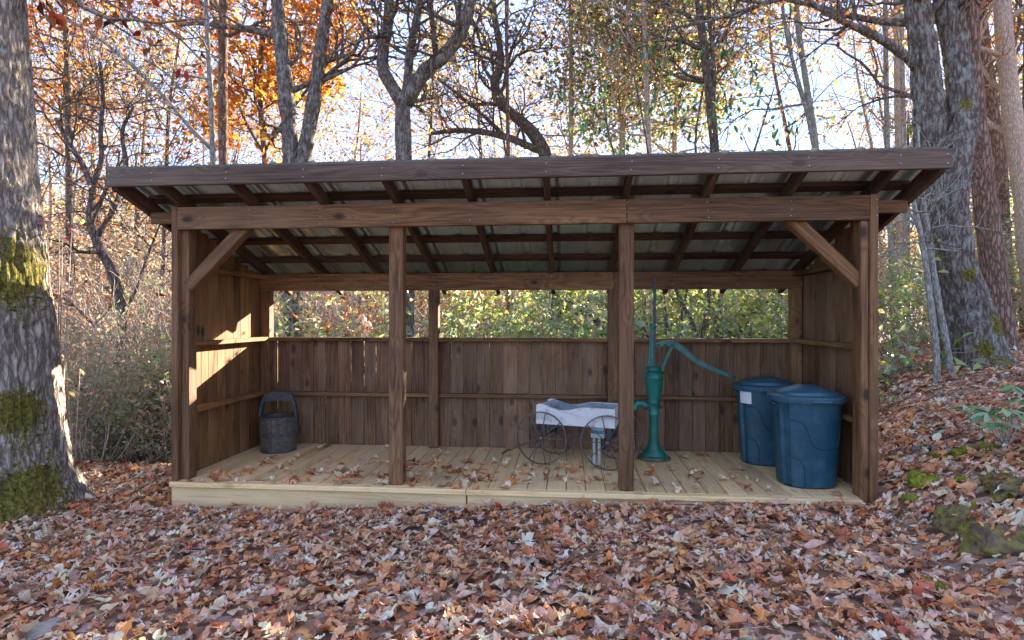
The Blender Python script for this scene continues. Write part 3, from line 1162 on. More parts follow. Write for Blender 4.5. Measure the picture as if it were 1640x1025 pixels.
for sx in (-1, 1):
    mb = MB()
    mb.tube([(sx * LX, -LY - 0.05, WRAD), (sx * LX, LY + 0.05, WRAD)], 0.008, 8)
    mb.build('axle', M_WHEEL, wag)
    for sy in (-1, 1):
        c = (sx * LX, sy * (LY + 0.035), WRAD)
        if 'rim' not in WH:
            a = np.linspace(0, 2 * math.pi, 49)[:-1]
            mb = MB()
            V = []
            for rr_, yy in ((WRAD, -0.009), (WRAD, 0.009), (WRAD - 0.008, 0.009), (WRAD - 0.008, -0.009)):
                V += [(rr_ * math.cos(t_), yy, rr_ * math.sin(t_)) for t_ in a]
            Q = []
            for b_ in range(4):
                for q in range(48):
                    Q.append((b_ * 48 + q, b_ * 48 + (q + 1) % 48, ((b_ + 1) % 4) * 48 + (q + 1) % 48, ((b_ + 1) % 4) * 48 + q))
            mb.add(V, Q)
            ro = mb.build('wheel', M_WHEEL, wag, c)
            clean(ro, 0, 40)
            WH['rim'] = ro.data
            mb = MB()
            mb.tube([(0.012, 0, 0), (WRAD - 0.004, 0, 0)], 0.0042, 6)
            so_ = mb.build('spoke', M_WHEEL, ro)
            WH['spoke'] = so_.data
            mb = MB()
            mb.tube([(0, -0.022, 0), (0, 0.022, 0)], 0.017, 10)
            ho = mb.build('hub', M_WHEEL, ro)
            WH['hub'] = ho.data
            first = 1
        else:
            ro = link('wheel', WH['rim'], None, wag, c)
            link('hub', WH['hub'], None, ro)
            first = 0
        ph = random.uniform(0, 40)
        for q in range(first, 9):
            s_ = link('spoke', WH['spoke'], None, ro)
            s_.rotation_euler = (0, math.radians(ph * (1 - first) + q * 40), 0)
for sx in (-1, 1):
    for sy in (-1, 1):
        mb = MB()
        mb.box((sx * LX - 0.018, sy * 0.12 - 0.012, WRAD + 0.006), (sx * LX + 0.018, sy * 0.12 + 0.012, 0.326))
        clean(mb.build('axle_bracket', M_STEEL, wag), 0.003)
mb = MB()
mb.tube([(-LX, 0, WRAD + 0.01), (LX, 0, WRAD + 0.01)], 0.007, 6)
mb.build('reach_rod', M_WHEEL, wag)
mb = MB()
mb.tube([(-LX, 0, WRAD), (-0.45, -0.02, 0.12), (-0.64, -0.04, 0.045)], 0.006, 6)
hd = mb.build('pull_handle', M_RUST, wag)
mb = MB()
mb.tube([(-0.64, -0.13, 0.045), (-0.64, 0.05, 0.045)], 0.008, 6)
mb.build('grip', M_RUST, hd)
mb = MB()
mb.prism([(-0.001, 0), (0, 0)], 'y', 0, 0.001)
mb = MB()
mb.box((0.115, -0.10, 0.225), (0.225, -0.03, 0.322))
blk = mb.build('support_block', M_PALE, wag)
clean(blk, 0.004)
mb = MB()
mb.box((0.118, -0.1025, 0.262), (0.216, -0.1005, 0.288))
mb.build('blue_stripe', M_BLUE, blk)
for dx in (0.137, 0.178):
    mb = MB()
    mb.tube([(dx, -0.065, 0.002), (dx, -0.065, 0.226)], 0.0125, 10)
    clean(mb.build('dowel', M_PALE, wag), 0, 50)

# ------------------------------------------------------------------ trees and shrubs
PAL = {
    'orange': [(0.72, 0.25, 0.03), (0.78, 0.36, 0.05), (0.62, 0.19, 0.03)],
    'gold': [(0.75, 0.42, 0.06), (0.62, 0.31, 0.05), (0.5, 0.24, 0.06)],
    'rust': [(0.42, 0.15, 0.05), (0.33, 0.13, 0.06), (0.5, 0.22, 0.07), (0.22, 0.10, 0.05)],
    'brown': [(0.22, 0.12, 0.06), (0.30, 0.18, 0.09), (0.16, 0.09, 0.05), (0.4, 0.25, 0.10)],
    'red': [(0.42, 0.06, 0.035), (0.28, 0.05, 0.04), (0.5, 0.12, 0.05)],
    'tan': [(0.60, 0.43, 0.28), (0.68, 0.50, 0.37), (0.56, 0.36, 0.24), (0.64, 0.42, 0.24)],
    'green': [(0.12, 0.24, 0.06), (0.17, 0.3, 0.08), (0.09, 0.18, 0.05)],
    'dkgreen': [(0.03, 0.085, 0.04), (0.045, 0.11, 0.05), (0.06, 0.12, 0.045)],
    'laurel': [(0.24, 0.38, 0.15), (0.34, 0.47, 0.24), (0.33, 0.46, 0.30), (0.42, 0.50, 0.17)],
    'lime': [(0.40, 0.47, 0.08), (0.54, 0.54, 0.11), (0.29, 0.39, 0.08)],
    'palegreen': [(0.48, 0.52, 0.25), (0.56, 0.55, 0.27), (0.38, 0.44, 0.2)],
    'olive': [(0.44, 0.40, 0.13), (0.36, 0.34, 0.12), (0.52, 0.42, 0.15), (0.30, 0.26, 0.11)],
    'pine': [(0.12, 0.21, 0.07), (0.18, 0.27, 0.08), (0.26, 0.31, 0.09)],
}


def palette(names, n, rng, jit=0.25):
    cs = np.array([c for k in names for c in PAL[k]])
    c = cs[rng.integers(0, len(cs), n)]
    return np.clip(c * (1 + jit * rng.standard_normal((n, 1))) * (1 + 0.08 * rng.standard_normal((n, 3))), 0.01, 0.85)


def unit(v):
    return v / (np.linalg.norm(v, axis=-1, keepdims=True) + 1e-9)


def leaf_cards(C, size, rng, droop=0.35, ratio=0.5, fold=0.16):
    """small four sided leaves with a folded midrib, centred round C"""
    n = len(C)
    d = unit(rng.standard_normal((n, 3)) * np.array([1, 1, 0.7]) + np.array([0, 0, -droop]))
    u = unit(np.cross(d, rng.standard_normal((n, 3))))
    w = np.cross(d, u)
    s = (size * rng.uniform(0.65, 1.35, n))[:, None]
    b = C
    side = u * s * ratio * 0.5
    V = np.stack([b, b + d * s * 0.48 + side + w * s * fold, b + d * s, b + d * s * 0.48 - side + w * s * fold], 1).reshape(-1, 3)
    Q = np.arange(n * 4).reshape(-1, 4)
    return V, Q


class Tree:
    def __init__(s, seed):
        s.rng = np.random.default_rng(seed)
        s.mb = MB()
        s.tips = []

    def limb(s, P, R, k=8, sub=4):
        """smooth limb through control points, returns dense points and radii"""
        P = np.asarray(P, dtype=float)
        R = np.asarray(R, dtype=float)
        t = np.linspace(0, len(P) - 1, (len(P) - 1) * sub + 1)
        D = np.stack([np.interp(t, range(len(P)), P[:, q]) for q in range(3)], -1)
        r = np.interp(t, range(len(P)), R)
        for _ in range(2):
            D[1:-1] = (D[:-2] + 2 * D[1:-1] + D[2:]) / 4
        r = r * (1 + 0.06 * s.rng.standard_normal(len(r)))
        s.mb.tube(D, r, k)
        return D, r

    def branch(s, p, d, L, r, depth, wander=0.25, up=0.08, kids=(3, 5), ang=0.8, k=4, lw=0.7):
        n = max(3, int(5 if depth > 0 else 4))
        P = [np.array(p, dtype=float)]
        d = unit(np.array(d, dtype=float))
        for i in range(n):
            d = unit(d + s.rng.standard_normal(3) * wander + np.array([0, 0, up]))
            P.append(P[-1] + d * L / n)
        P = np.array(P)
        R = np.linspace(r, max(0.0025, r * 0.35), n + 1)
        s.mb.tube(P, R, k if depth > 0 else 3, cap=False)
        if depth <= 0:
            s.tips.append(P)
            return
        for _ in range(s.rng.integers(kids[0], kids[1] + 1)):
            f = s.rng.uniform(0.25, 1.0)
            i = min(n - 1, int(f * n))
            q = P[i] + (P[i + 1] - P[i]) * (f * n - i)
            dd = unit(P[i + 1] - P[i])
            side = unit(np.cross(dd, s.rng.standard_normal(3)))
            nd = unit(dd * math.cos(ang) + side * math.sin(ang) * s.rng.uniform(0.7, 1.3))
            s.branch(q, nd, L * lw * s.rng.uniform(0.6, 1.1), max(0.003, r * 0.5), depth - 1, wander, up, kids, ang, 4, lw)
        s.branch(P[-1], d, L * lw, r * 0.45, depth - 1, wander, up, kids, ang, 4, lw)

    def crownfrom(s, D, r, f0, n, L, depth=2, **kw):
        """side branches along a limb"""
        m = len(D)
        for _ in range(n):
            f = s.rng.uniform(f0, 1.0)
            i = min(m - 2, int(f * (m - 1)))
            t = unit(D[i + 1] - D[i])
            side = unit(np.cross(t, s.rng.standard_normal(3)))
            nd = unit(side + t * s.rng.uniform(0.1, 0.9))
            s.branch(D[i], nd, L * s.rng.uniform(0.6, 1.2), max(0.006, min(r[i] * 0.45, 0.05)), depth, **kw)

    def leaves(s, per, size, names, spread=0.12, droop=0.35, ratio=0.55, keep=None, minz=None):
        if not s.tips:
            return None
        C = []
        for P in s.tips:
            n = s.rng.poisson(per)
            if n:
                f = s.rng.uniform(0.1, 1.0, n) * (len(P) - 1)
                i = np.minimum(f.astype(int), len(P) - 2)
                C.append(P[i] + (P[i + 1] - P[i]) * (f - i)[:, None])
        C = np.vstack(C)
        C = C + s.rng.standard_normal(C.shape) * spread * 0.5
        if minz is not None:
            C = C[C[:, 2] > minz]
        V, Q = leaf_cards(C, size, s.rng, droop, ratio)
        # colour drifts from bough to bough, then from leaf to leaf
        c = palette(names, len(C), s.rng)
        return V, Q, np.repeat(c, 4, 0)

    def finish(s, name, base, label, group, bark, leafsets=(), leafmat=None, cat='tree', moss=None, tname='trunk', cname='crown'):
        root = thing(name, tuple(base), label, cat, group)
        s.mb.build(tname, bark, root, off=base, smooth=True, moss=moss)
        leafsets = [q for q in leafsets if q is not None]
        if leafsets:
            V = np.vstack([q[0] for q in leafsets]) - base
            C = np.vstack([q[2] for q in leafsets])
            o = link(cname, mesh_np(cname, V, np.arange(len(V)).reshape(-1, 4), col=C), leafmat or M_LEAF, root)
        return root


def foot(px, t, sink=0.1):
    p = W(px, HOR, t)
    return np.array([p[0], p[1], float(gh(p[0], p[1])) - sink])


def chain(pts, t, dt=0.0):
    """pixels of the photograph at one distance become points of a trunk"""
    return [W(a, b, t + dt * i) for i, (a, b) in enumerate(pts)]


# --- the large pale oak beside the shed
def big_trunk(tr, P, R, k, rings, amp, seed, flare=None):
    P = np.asarray(P, float)
    t = np.linspace(0, len(P) - 1, rings)
    D = np.stack([np.interp(t, range(len(P)), P[:, q]) for q in range(3)], -1)
    r = np.interp(t, range(len(P)), R)
    for _ in range(6):
        D[1:-1] = (D[:-2] + 2 * D[1:-1] + D[2:]) / 4
        r[1:-1] = (r[:-2] + 2 * r[1:-1] + r[2:]) / 4
    n0 = tr.mb.n
    tr.mb.tube(D, r, k)
    V = tr.mb.V[-1]
    body = V[:rings * k]
    ctr = np.repeat(D, k, 0)
    out = body - ctr
    rad = np.linalg.norm(out, axis=1, keepdims=True)
    dirn = out / (rad + 1e-9)
    ang = np.arctan2(dirn[:, 1], dirn[:, 0])
    q = np.stack([dirn[:, 0] * rad[:, 0] * 22, dirn[:, 1] * rad[:, 0] * 22, body[:, 2] * 5.0], -1) + seed
    rid = 1 - np.abs(2 * fbm(q, 3) - 1)
    big = fbm(np.stack([dirn[:, 0] * 2, dirn[:, 1] * 2, body[:, 2] * 1.2], -1) + seed * 1.7, 2) - 0.5
    disp = amp * (rid - 0.6) * 1.6 + rad[:, 0] * 0.16 * big
    if flare is not None:
        hgt = np.repeat(t / (len(P) - 1), k)
        fl = np.clip(1 - (body[:, 2] - flare[0]) / flare[1], 0, 1) ** 2
        disp = disp + fl * rad[:, 0] * (0.10 + 0.22 * (0.5 + 0.5 * np.cos(ang * 5 + seed)))
    V[:rings * k] = body + dirn * disp[:, None]
    return D, r, slice(n0, n0 + rings * k)


T0 = 4.35
tr = Tree(1)
pts = [(12, 850), (10, 800), (2, 700), (-11, 500), (-26, 300), (-40, 0), (-56, -400), (-86, -900)]
Pl = [W(a, b, T0) for a, b in pts]
Rl = [r_ * T0 / FPX for r_ in (93, 88, 81, 73, 66, 60, 54, 34)]
D, r, sl = big_trunk(tr, Pl, Rl, 220, 420, 0.042, 3.0, (float(gh(Pl[0][0], Pl[0][1])), 0.4))
base0 = np.array([Pl[0][0], Pl[0][1], float(gh(Pl[0][0], Pl[0][1]))])
Vt = np.vstack(tr.mb.V)
# moss cushions at the places where the bark carries them
mv = np.zeros(len(Vt))
for a, b, rr in ((48, 320, .10), (58, 345, .08), (22, 430, .20), (70, 395, .08), (45, 500, .13), (70, 515, .07), (20, 660, .11), (62, 690, .16), (95, 720, .12), (112, 770, .16), (40, 790, .14), (5, 180, .09), (30, 10, .08), (0, 450, .12), (90, 640, .10), (98, 600, .09), (110, 690, .12), (116, 740, .14), (122, 800, .16), (84, 470, .07), (100, 660, .1)):
    c = W(a, b, T0 - (0.14 if a > 65 else 0.27))
    mv = np.maximum(mv, np.clip(1.25 - np.linalg.norm((Vt - c) * np.array([1, 0.55, 0.8]), axis=1) / (rr * 1.5), 0, 1))
for L_, d_, h_ in ((1.6, (1, -0.2, 0.35), 3.6), (1.8, (0.7, -0.6, 0.6), 4.2), (1.6, (-0.6, 0.8, 0.5), 4.6), (1.6, (-0.7, -0.5, 0.6), 5.2)):
    i = int(np.argmin(np.abs(D[:, 2] - h_)))
    tr.branch(D[i], d_, L_, 0.05, 3, 0.22, 0.02, (2, 3), 0.7, 6)
# the leafy bough that hangs into the top corner
for a, b, c_, d_ in ((40, -40, 150, 18), (40, -60, 225, 25), (60, -80, 190, 60), (30, -50, 110, 10)):
    tr.branch(W(a, b, 4.4), W(c_, d_, 4.6) - W(a, b, 4.4), float(np.linalg.norm(W(c_, d_, 4.6) - W(a, b, 4.4))), 0.012, 1, 0.15, 0.0, (3, 5), 0.5, 5, 0.35)
lv = tr.leaves(2.2, 0.10, ['red', 'rust'], 0.05, 0.8, 0.55)
n_extra = sum(len(v) for v in tr.mb.V) - len(mv)
tr.finish('oak_tree', base0, 'thick mossy pale barked oak at the edge of the clearing, nearest tree', 'large trees around the shed', M_OAK, [lv], moss=np.concatenate([mv, np.zeros(n_extra)]))

# --- the lichen covered twin oak on the bank
T1 = 6.6
tr = Tree(2)
b1 = foot(1552, T1 + 0.25)
PA = [b1, W(1545, 560, T1 + .2), W(1522, 480, T1 + .2), W(1502, 380, T1 + .2), W(1492, 280, T1 + .15), W(1488, 180, T1 + .1), W(1478, 80, T1 + .1), W(1468, 0, T1 + .1), W(1450, -220, T1), W(1420, -420, T1)]
D1, r1, s1 = big_trunk(tr, PA, [x_ * T1 / FPX for x_ in (34, 28, 25, 23, 22, 20, 18, 16, 12, 7)], 90, 220, 0.034, 8.0, (b1[2] + 0.05, 0.4))
b2 = foot(1585, T1 - 0.15)
PB2 = [b2, W(1578, 570, T1 - .1), W(1560, 500, T1), W(1530, 420, T1), W(1519, 330, T1), W(1525, 260, T1), W(1543, 200, T1), W(1540, 130, T1 + .05), W(1528, 60, T1 + .1), W(1515, 0, T1 + .1), W(1500, -220, T1), W(1520, -420, T1)]
D2, r2, s2 = big_trunk(tr, PB2, [x_ * T1 / FPX for x_ in (32, 27, 25, 24, 24, 23, 20, 18, 16, 15, 12, 7)], 90, 240, 0.034, 21.0, (b2[2] + 0.05, 0.4))
nb = tr.mb.n
Vt = np.vstack(tr.mb.V)
mv = np.zeros(len(Vt))
for a, b, rr in ((1590, 600, .25), (1575, 560, .12), (1555, 440, .1), (1600, 520, .15), (1500, 230, .1), (1555, 160, .12)):
    c = W(a, b, T1 - 0.2)
    mv = np.maximum(mv, np.clip(1.15 - np.linalg.norm((Vt - c) * np.array([1, .6, .8]), axis=1) / rr, 0, 1))
# long bough to the upper corner
D, r = tr.limb([W(1470, 110, T1 + .1), W(1445, 85, T1), W(1400, 55, T1 - .1), W(1350, 35, T1 - .2), W(1300, 5, T1 - .2), W(1240, -40, T1 - .2)], [.055, .05, .042, .034, .026, .018], 7)
tr.crownfrom(D, r, 0.2, 12, 0.9, 2, kids=(2, 3))
for D_, r_, in ((D1, r1), (D2, r2)):
    tr.crownfrom(D_, r_, 0.72, 9, 1.7, 2, kids=(2, 4))
tr.branch(W(1530, 395, T1 - .2), W(1410, 415, T1 - .9) - W(1530, 395, T1), 0.9, 0.012, 1, 0.1, 0.0, (2, 3), 0.5)
lv = tr.leaves(3.5, 0.065, ['rust', 'orange', 'brown'], 0.12, minz=3.6)
tr.finish('oak_tree', b1, 'lichen covered twin trunk oak leaning on the bank by the roof end', 'large trees around the shed', M_LICHEN, [lv], moss=np.concatenate([mv, np.zeros(tr.mb.n - nb)]))


def simple_tree(name, label, group, bark, px, t, pts, rad, seed, nb=10, L=1.6, names=('brown', 'rust'), per=4, size=0.07, mul=1.7, f0=0.45, top=None, depth=2, extra=(), k=9, spread=0.15, minz=2.6, kids=(2, 4), up=0.08, ang=0.8, trunk2=None, bases=None, cat='tree', leafmat=None, droop=0.35, ratio=0.55):
    tr = Tree(seed)
    b = foot(px, t)
    P = [b] + chain(pts, t)
    if top:
        P.append(W(top[0], top[1], t))
    R = np.interp(np.linspace(0, 1, len(P)), np.linspace(0, 1, len(rad)), np.array(rad) * t / FPX)
    D, r = tr.limb(P, R, k)
    tr.crownfrom(D, r, f0, nb, L, depth, kids=kids, up=up, ang=ang)
    for (pp, rr_, n2, L2) in extra:
        De, re = tr.limb(chain(pp, t), np.interp(np.linspace(0, 1, len(pp)), np.linspace(0, 1, len(rr_)), np.array(rr_) * t / FPX), max(5, k - 2))
        tr.crownfrom(De, re, 0.25, n2, L2, depth, kids=kids, up=up, ang=ang)
    lv = tr.leaves(per * mul, size * 1.05, list(names), spread, droop, ratio, minz=minz)
    return tr.finish(name, b, label, group, bark, [lv], leafmat, cat)


GB = 'tall trees behind the shed'
simple_tree('pine_tree', 'straight reddish barked pine behind the twin oak on the bank', 'large trees around the shed', M_PINE, 1612, 8.2,
            [(1605, 540), (1578, 330), (1562, 200), (1552, 60), (1545, -120)], [21, 17, 15, 13, 11], 31, 8, 1.5, ('pine', 'rust'), 5, 0.09, 0.7, top=(1540, -420))
simple_tree('poplar_tree', 'pale sunlit smooth trunk at the right edge of the photo', 'large trees around the shed', M_TAN, 1668, 8.8,
            [(1655, 480), (1640, 330), (1620, 180), (1608, 60), (1602, -40)], [17, 15, 13, 12, 11], 32, 8, 1.6, ('orange', 'rust'), 4, 0.07, 0.6, top=(1596, -420))
simple_tree('poplar_tree', 'brown slender trunk rising between the twin oak and the pale trunk', 'large trees around the shed', M_PINE, 1612, 10.5,
            [(1608, 450), (1598, 250), (1580, 120), (1565, 0)], [13, 12, 10, 9], 33, 8, 1.7, ('orange', 'rust', 'brown'), 4, 0.07, 0.55, top=(1545, -350))
simple_tree('oak_tree', 'oak whose trunk splits into three wavy limbs above the roof', GB, M_LICHEN, 650, 9.0,
            [(648, 420), (647, 255), (645, 200), (645, 160)], [16, 14, 13, 13], 34, 1, 0.6, ('rust', 'brown', 'gold'), 4.0, 0.07, 0.9,
            extra=[([(645, 165), (628, 140), (611, 110), (615, 70), (624, 30), (622, -60), (610, -200)], [12, 10, 9, 8, 6], 9, 1.2),
                   ([(650, 160), (654, 125), (655, 90), (664, 45), (674, 0), (684, -120)], [9, 7, 6, 5], 7, 1.1),
                   ([(648, 165), (665, 135), (683, 112), (715, 85), (738, 55), (752, 10), (770, -70), (800, -200)], [14, 12, 11, 9, 6], 9, 1.2)], k=12)
simple_tree('oak_tree', 'dark twin trunk tree standing in front of bright orange leaves', GB, M_LICHEN, 470, 9.0,
            [(470, 420), (468, 262), (460, 170), (452, 90), (444, 0), (436, -120)], [15, 13, 12, 10, 8], 35, 6, 1.4, ('rust', 'orange'), 3, 0.075, 0.7, top=(430, -350),
            extra=[([(472, 400), (484, 262), (496, 200), (506, 140), (516, 60), (526, 0), (536, -120), (545, -300)], [13, 12, 10, 9, 7], 6, 1.3),
                   ([(462, 215), (445, 205), (435, 222), (428, 215)], [6, 5, 3], 2, 0.4),
                   ([(448, 60), (410, 48), (360, 42), (315, 36), (285, 42)], [6, 5, 4, 2], 6, 0.9)], k=12)
simple_tree('pine_tree', 'slim straight red barked pine above the left half of the roof', GB, M_PINE, 360, 9.6,
            [(360, 420), (358, 262), (357, 120), (358, 0), (358, -120)], [8, 7.5, 7, 6], 36, 8, 1.3, ('rust', 'brown', 'pine'), 4, 0.07, 0.6, top=(358, -350))
simple_tree('grey_sapling', 'thin grey sapling leaning beside the slim red barked pine', GB, M_GREYB, 346, 8.6,
            [(345, 420), (342, 262), (338, 150), (332, 60), (330, -40)], [5, 4.5, 4, 3.5], 37, 7, 1.3, ('brown', 'rust'), 3, 0.06, 0.5, top=(326, -200),
            extra=[([(340, 240), (300, 200), (255, 145), (200, 95), (150, 55), (95, 25)], [3.2, 3, 2.5, 1.5], 10, 0.9)])
simple_tree('gnarled_tree', 'gnarled tree with low curving boughs of gold leaves behind the roof', GB, M_DARK, 892, 11.5,
            [(890, 400), (878, 248), (848, 205), (815, 178), (795, 158), (792, 135), (803, 105), (800, 70), (790, 20)], [11, 10, 8, 6, 4], 38, 16, 1.2, ('gold', 'rust', 'brown'), 5, 0.065, 0.35, top=(780, -100),
            extra=[([(872, 243), (850, 236), (820, 222), (780, 212), (735, 208), (690, 214)], [7, 6, 5, 3], 10, 0.8),
                   ([(815, 225), (780, 190), (745, 160), (700, 125)], [4, 3, 2], 8, 0.8)])
simple_tree('bare_sapling', 'hair thin reddish trunk between the three limbed oak and the gnarled tree', GB, M_PINE, 814, 11,
            [(814, 400), (814, 250), (812, 120), (811, 0)], [3.6, 3.2, 3, 2.6], 39, 6, 1.1, ('brown', 'gold'), 4, 0.06, 0.5, top=(810, -200))
simple_tree('bare_sapling', 'slim brown trunk above the middle of the roof, right of the gnarled tree', GB, M_TAN, 916, 12.5,
            [(916, 400), (914, 250), (915, 120), (914, 0)], [4.6, 4, 3.8, 3.4], 40, 12, 1.3, ('brown', 'rust', 'gold'), 4.5, 0.06, 0.42, top=(912, -200))
simple_tree('bare_sapling', 'slim grey brown trunk above the roof among hanging green leaves', GB, M_TAN, 1044, 9.4,
            [(1044, 400), (1040, 250), (1035, 120), (1031, 0)], [5, 4.5, 4, 3.5], 41, 12, 1.3, ('brown', 'rust'), 4, 0.06, 0.42, top=(1028, -200))
simple_tree('dark_tree', 'dark barked trunk with upright forks above the roof, left of the bank', GB, M_DARK, 1152, 9.0,
            [(1150, 400), (1146, 246), (1136, 150), (1128, 80), (1118, 0)], [8, 7.5, 6.5, 5.5], 42, 10, 1.2, ('brown', 'rust'), 4, 0.06, 0.45, top=(1110, -180),
            extra=[([(1140, 200), (1145, 120), (1136, 40), (1132, -60)], [4, 3.5, 2.5], 6, 1.0), ([(1132, 110), (1150, 80), (1172, 30), (1190, -30)], [3.5, 3, 2], 6, 1.0),
                   ([(1122, 40), (1100, 25), (1075, 10), (1050, -5)], [3, 2.5, 2], 5, .8)])
simple_tree('grey_sapling', 'pair of slender grey stems leaning left above the right end of the roof', GB, M_GREYB, 1318, 9.0,
            [(1316, 400), (1308, 240), (1292, 140), (1280, 60), (1272, -20)], [6, 5, 4.5, 4], 43, 9, 1.2, ('rust', 'brown'), 4, 0.06, 0.45, top=(1262, -180),
            extra=[([(1308, 260), (1296, 190), (1272, 110), (1255, 30), (1245, -60)], [4, 3.5, 3, 2], 8, 1.0)])
simple_tree('bare_sapling', 'tan slim trunk close left of the lichen covered twin oak', GB, M_TAN, 1440, 10.5,
            [(1440, 400), (1438, 235), (1436, 120), (1435, 0)], [5, 4.6, 4, 3.6], 44, 11, 1.3, ('rust', 'orange', 'brown'), 4, 0.06, 0.4, top=(1432, -200))
simple_tree('maple_tree', 'bright orange leaved maple behind the dark twin trunk', GB, M_DARK, 430, 12.0,
            [(430, 400), (425, 260), (415, 150), (420, 50), (430, -60)], [5, 4.5, 3.5, 2.5], 45, 26, 1.5, ('orange', 'gold', 'orange'), 17, 0.13, 0.38, top=(440, -150), kids=(3, 4), spread=0.3,
            extra=[([(425, 240), (470, 170), (520, 110), (550, 60)], [3, 2.5, 1.5], 10, 0.9), ([(425, 250), (395, 200), (375, 150)], [2.5, 1.5], 6, 0.8)])
simple_tree('maple_tree', 'orange red leaved young maple showing behind the thick oak', GB, M_DARK, 110, 11.0,
            [(112, 600), (112, 420), (110, 260), (108, 120), (104, 20)], [6, 5.5, 5, 4, 3], 46, 28, 1.3, ('orange', 'orange', 'rust'), 10, 0.11, 0.45, top=(100, -100), kids=(3, 4), spread=0.25)
simple_tree('crooked_tree', 'crooked dark forked small tree between the thick oak and the shed', GB, M_DARK, 198, 7.2,
            [(196, 640), (192, 560), (196, 500), (182, 440), (160, 395), (142, 355), (150, 300), (132, 262), (108, 225), (90, 190)], [9, 8, 7.5, 7, 5.5, 4.5, 3], 47, 14, 0.9, ('rust', 'tan', 'brown'), 2.2, 0.06, 0.3, minz=1.6,
            extra=[([(148, 300), (164, 255), (160, 215), (166, 160), (160, 100)], [4.5, 3.5, 2.5], 8, 0.7), ([(155, 380), (185, 330), (205, 270), (192, 210), (215, 170)], [4.5, 3.5, 2.5], 8, 0.7),
                   ([(190, 520), (215, 470), (240, 400), (268, 330)], [3, 2.5, 1.5], 6, 0.6), ([(192, 560), (150, 520), (110, 480), (80, 470)], [3, 2, 1.5], 6, 0.6)])
# lichened stems on the bank
for q, (bx, t, pts, lab) in enumerate((
        (1500, 6.1, [(1500, 560), (1488, 470), (1480, 400), (1462, 320), (1448, 250)], 'pale lichened stem on the bank, nearest the shed corner post'),
        (1526, 6.2, [(1518, 560), (1502, 480), (1492, 410), (1480, 330), (1474, 280)], 'pale lichened stem on the bank just before the twin oak'),
        (1432, 10.0, [(1432, 540), (1430, 440), (1424, 340), (1420, 200)], 'grey stem seen just outside the shed corner, down the bank'),
        (1452, 12.0, [(1452, 540), (1448, 440), (1450, 340), (1446, 200)], 'second grey stem from the shed corner, farther into the woods'))):
    simple_tree('grey_sapling', lab, 'stems on the bank', M_GREYB, bx, t, pts, [5.5, 4.6, 3.6, 1.6] if q < 2 else [5.5, 5, 4.2, 3.4], 60 + q, 9, 0.7, ('laurel', 'brown'), 1.4, 0.05, 0.4, top=(pts[-1][0] - 4, 200 if q < 2 else -100), depth=1)

# hemlock like evergreens at the edge of the bank
def evergreen(label, px, t, hgt, seed, names=('pine', 'green', 'lime'), nl=26, rad=1.5, bark=M_DARK):
    tr = Tree(seed)
    b = foot(px, t)
    D, r = tr.limb([b, b + (0.02, 0, hgt * .5), b + (0.05, 0.03, hgt)], [.07, .05, .012], 7)
    for q in range(nl):
        f = 0.06 + 0.92 * (q + tr.rng.uniform(0, 1)) / nl
        a = q * 2.4 + tr.rng.uniform(-.4, .4)
        L = rad * (1.05 - f * 0.85) * tr.rng.uniform(.7, 1.15)
        p = b + np.array([0.04 * f, 0, hgt * f])
        tr.branch(p, (math.cos(a), math.sin(a), 0.12), L, 0.014, 1, 0.10, -0.05, (6, 9), 0.75, 4, 0.42)
    lv = tr.leaves(14, 0.06, list(names), 0.10, 0.2, 0.42)
    return tr.finish('hemlock_tree', b, label, 'evergreens by the bank', bark, [lv], M_GLOSSY)


evergreen('feathery green hemlock filling the gap behind the pale trunk', 1640, 11.0, 7.5, 71)
evergreen('yellow green hemlock glimpsed between the shed and the twin oak', 1452, 13.0, 5.0, 72, ('lime', 'green', 'palegreen'))
evergreen('dark green hemlock beyond the right edge of the bank', 1760, 9.5, 7.0, 73)
evergreen('soft green pine rising from the woods left of the slim grey sapling', 215, 19.0, 8.5, 74, ('pine', 'palegreen', 'lime'), 30, 2.2)
evergreen('yellowish pine between the dark twin trunk and the three limbed oak', 575, 18.0, 8.5, 75, ('pine', 'gold', 'palegreen'), 30, 1.9)

# --- broad leaved evergreen with large hanging leaves, each leaf a piece of its own
def big_leaf_mesh(name, L=0.13, w=0.3, col=None, bend=0.25, seed=0):
    n = 6
    V = []
    for i in range(n + 1):
        x = i / n
        hw = w * 0.5 * math.sin(math.pi * min(1, x * 0.92 + 0.06)) ** 0.8 * (1 if i < n else 0.05)
        z = -bend * x * x
        V += [(x * L, hw * L, (z + 0.10 * hw) * L), (x * L, 0, z * L), (x * L, -hw * L, (z + 0.10 * hw) * L)]
    Q = []
    for i in range(n):
        for j in range(2):
            Q.append((i * 3 + j, i * 3 + j + 1, i * 3 + 4 + j, i * 3 + 3 + j))
    me = mesh_np(name, V, Q, smooth=True)
    return me


def shade_mat(name, col, rough=0.35, trans=0.25, spec=0.5):
    m = plain_mat(name, col, rough, 0, 0.25, 14, None, bmp=0.1, spec=spec)
    n, l = m.node_tree.nodes, m.node_tree.links
    b = n['Principled BSDF']
    tr_ = n.new('ShaderNodeBsdfTranslucent')
    tr_.inputs['Color'].default_value = (*col, 1)
    mx = n.new('ShaderNodeMixShader')
    mx.inputs[0].default_value = trans
    l.new(b.outputs[0], mx.inputs[1])
    l.new(tr_.outputs[0], mx.inputs[2])
    l.new(mx.outputs[0], n['Material Output'].inputs['Surface'])
    return m


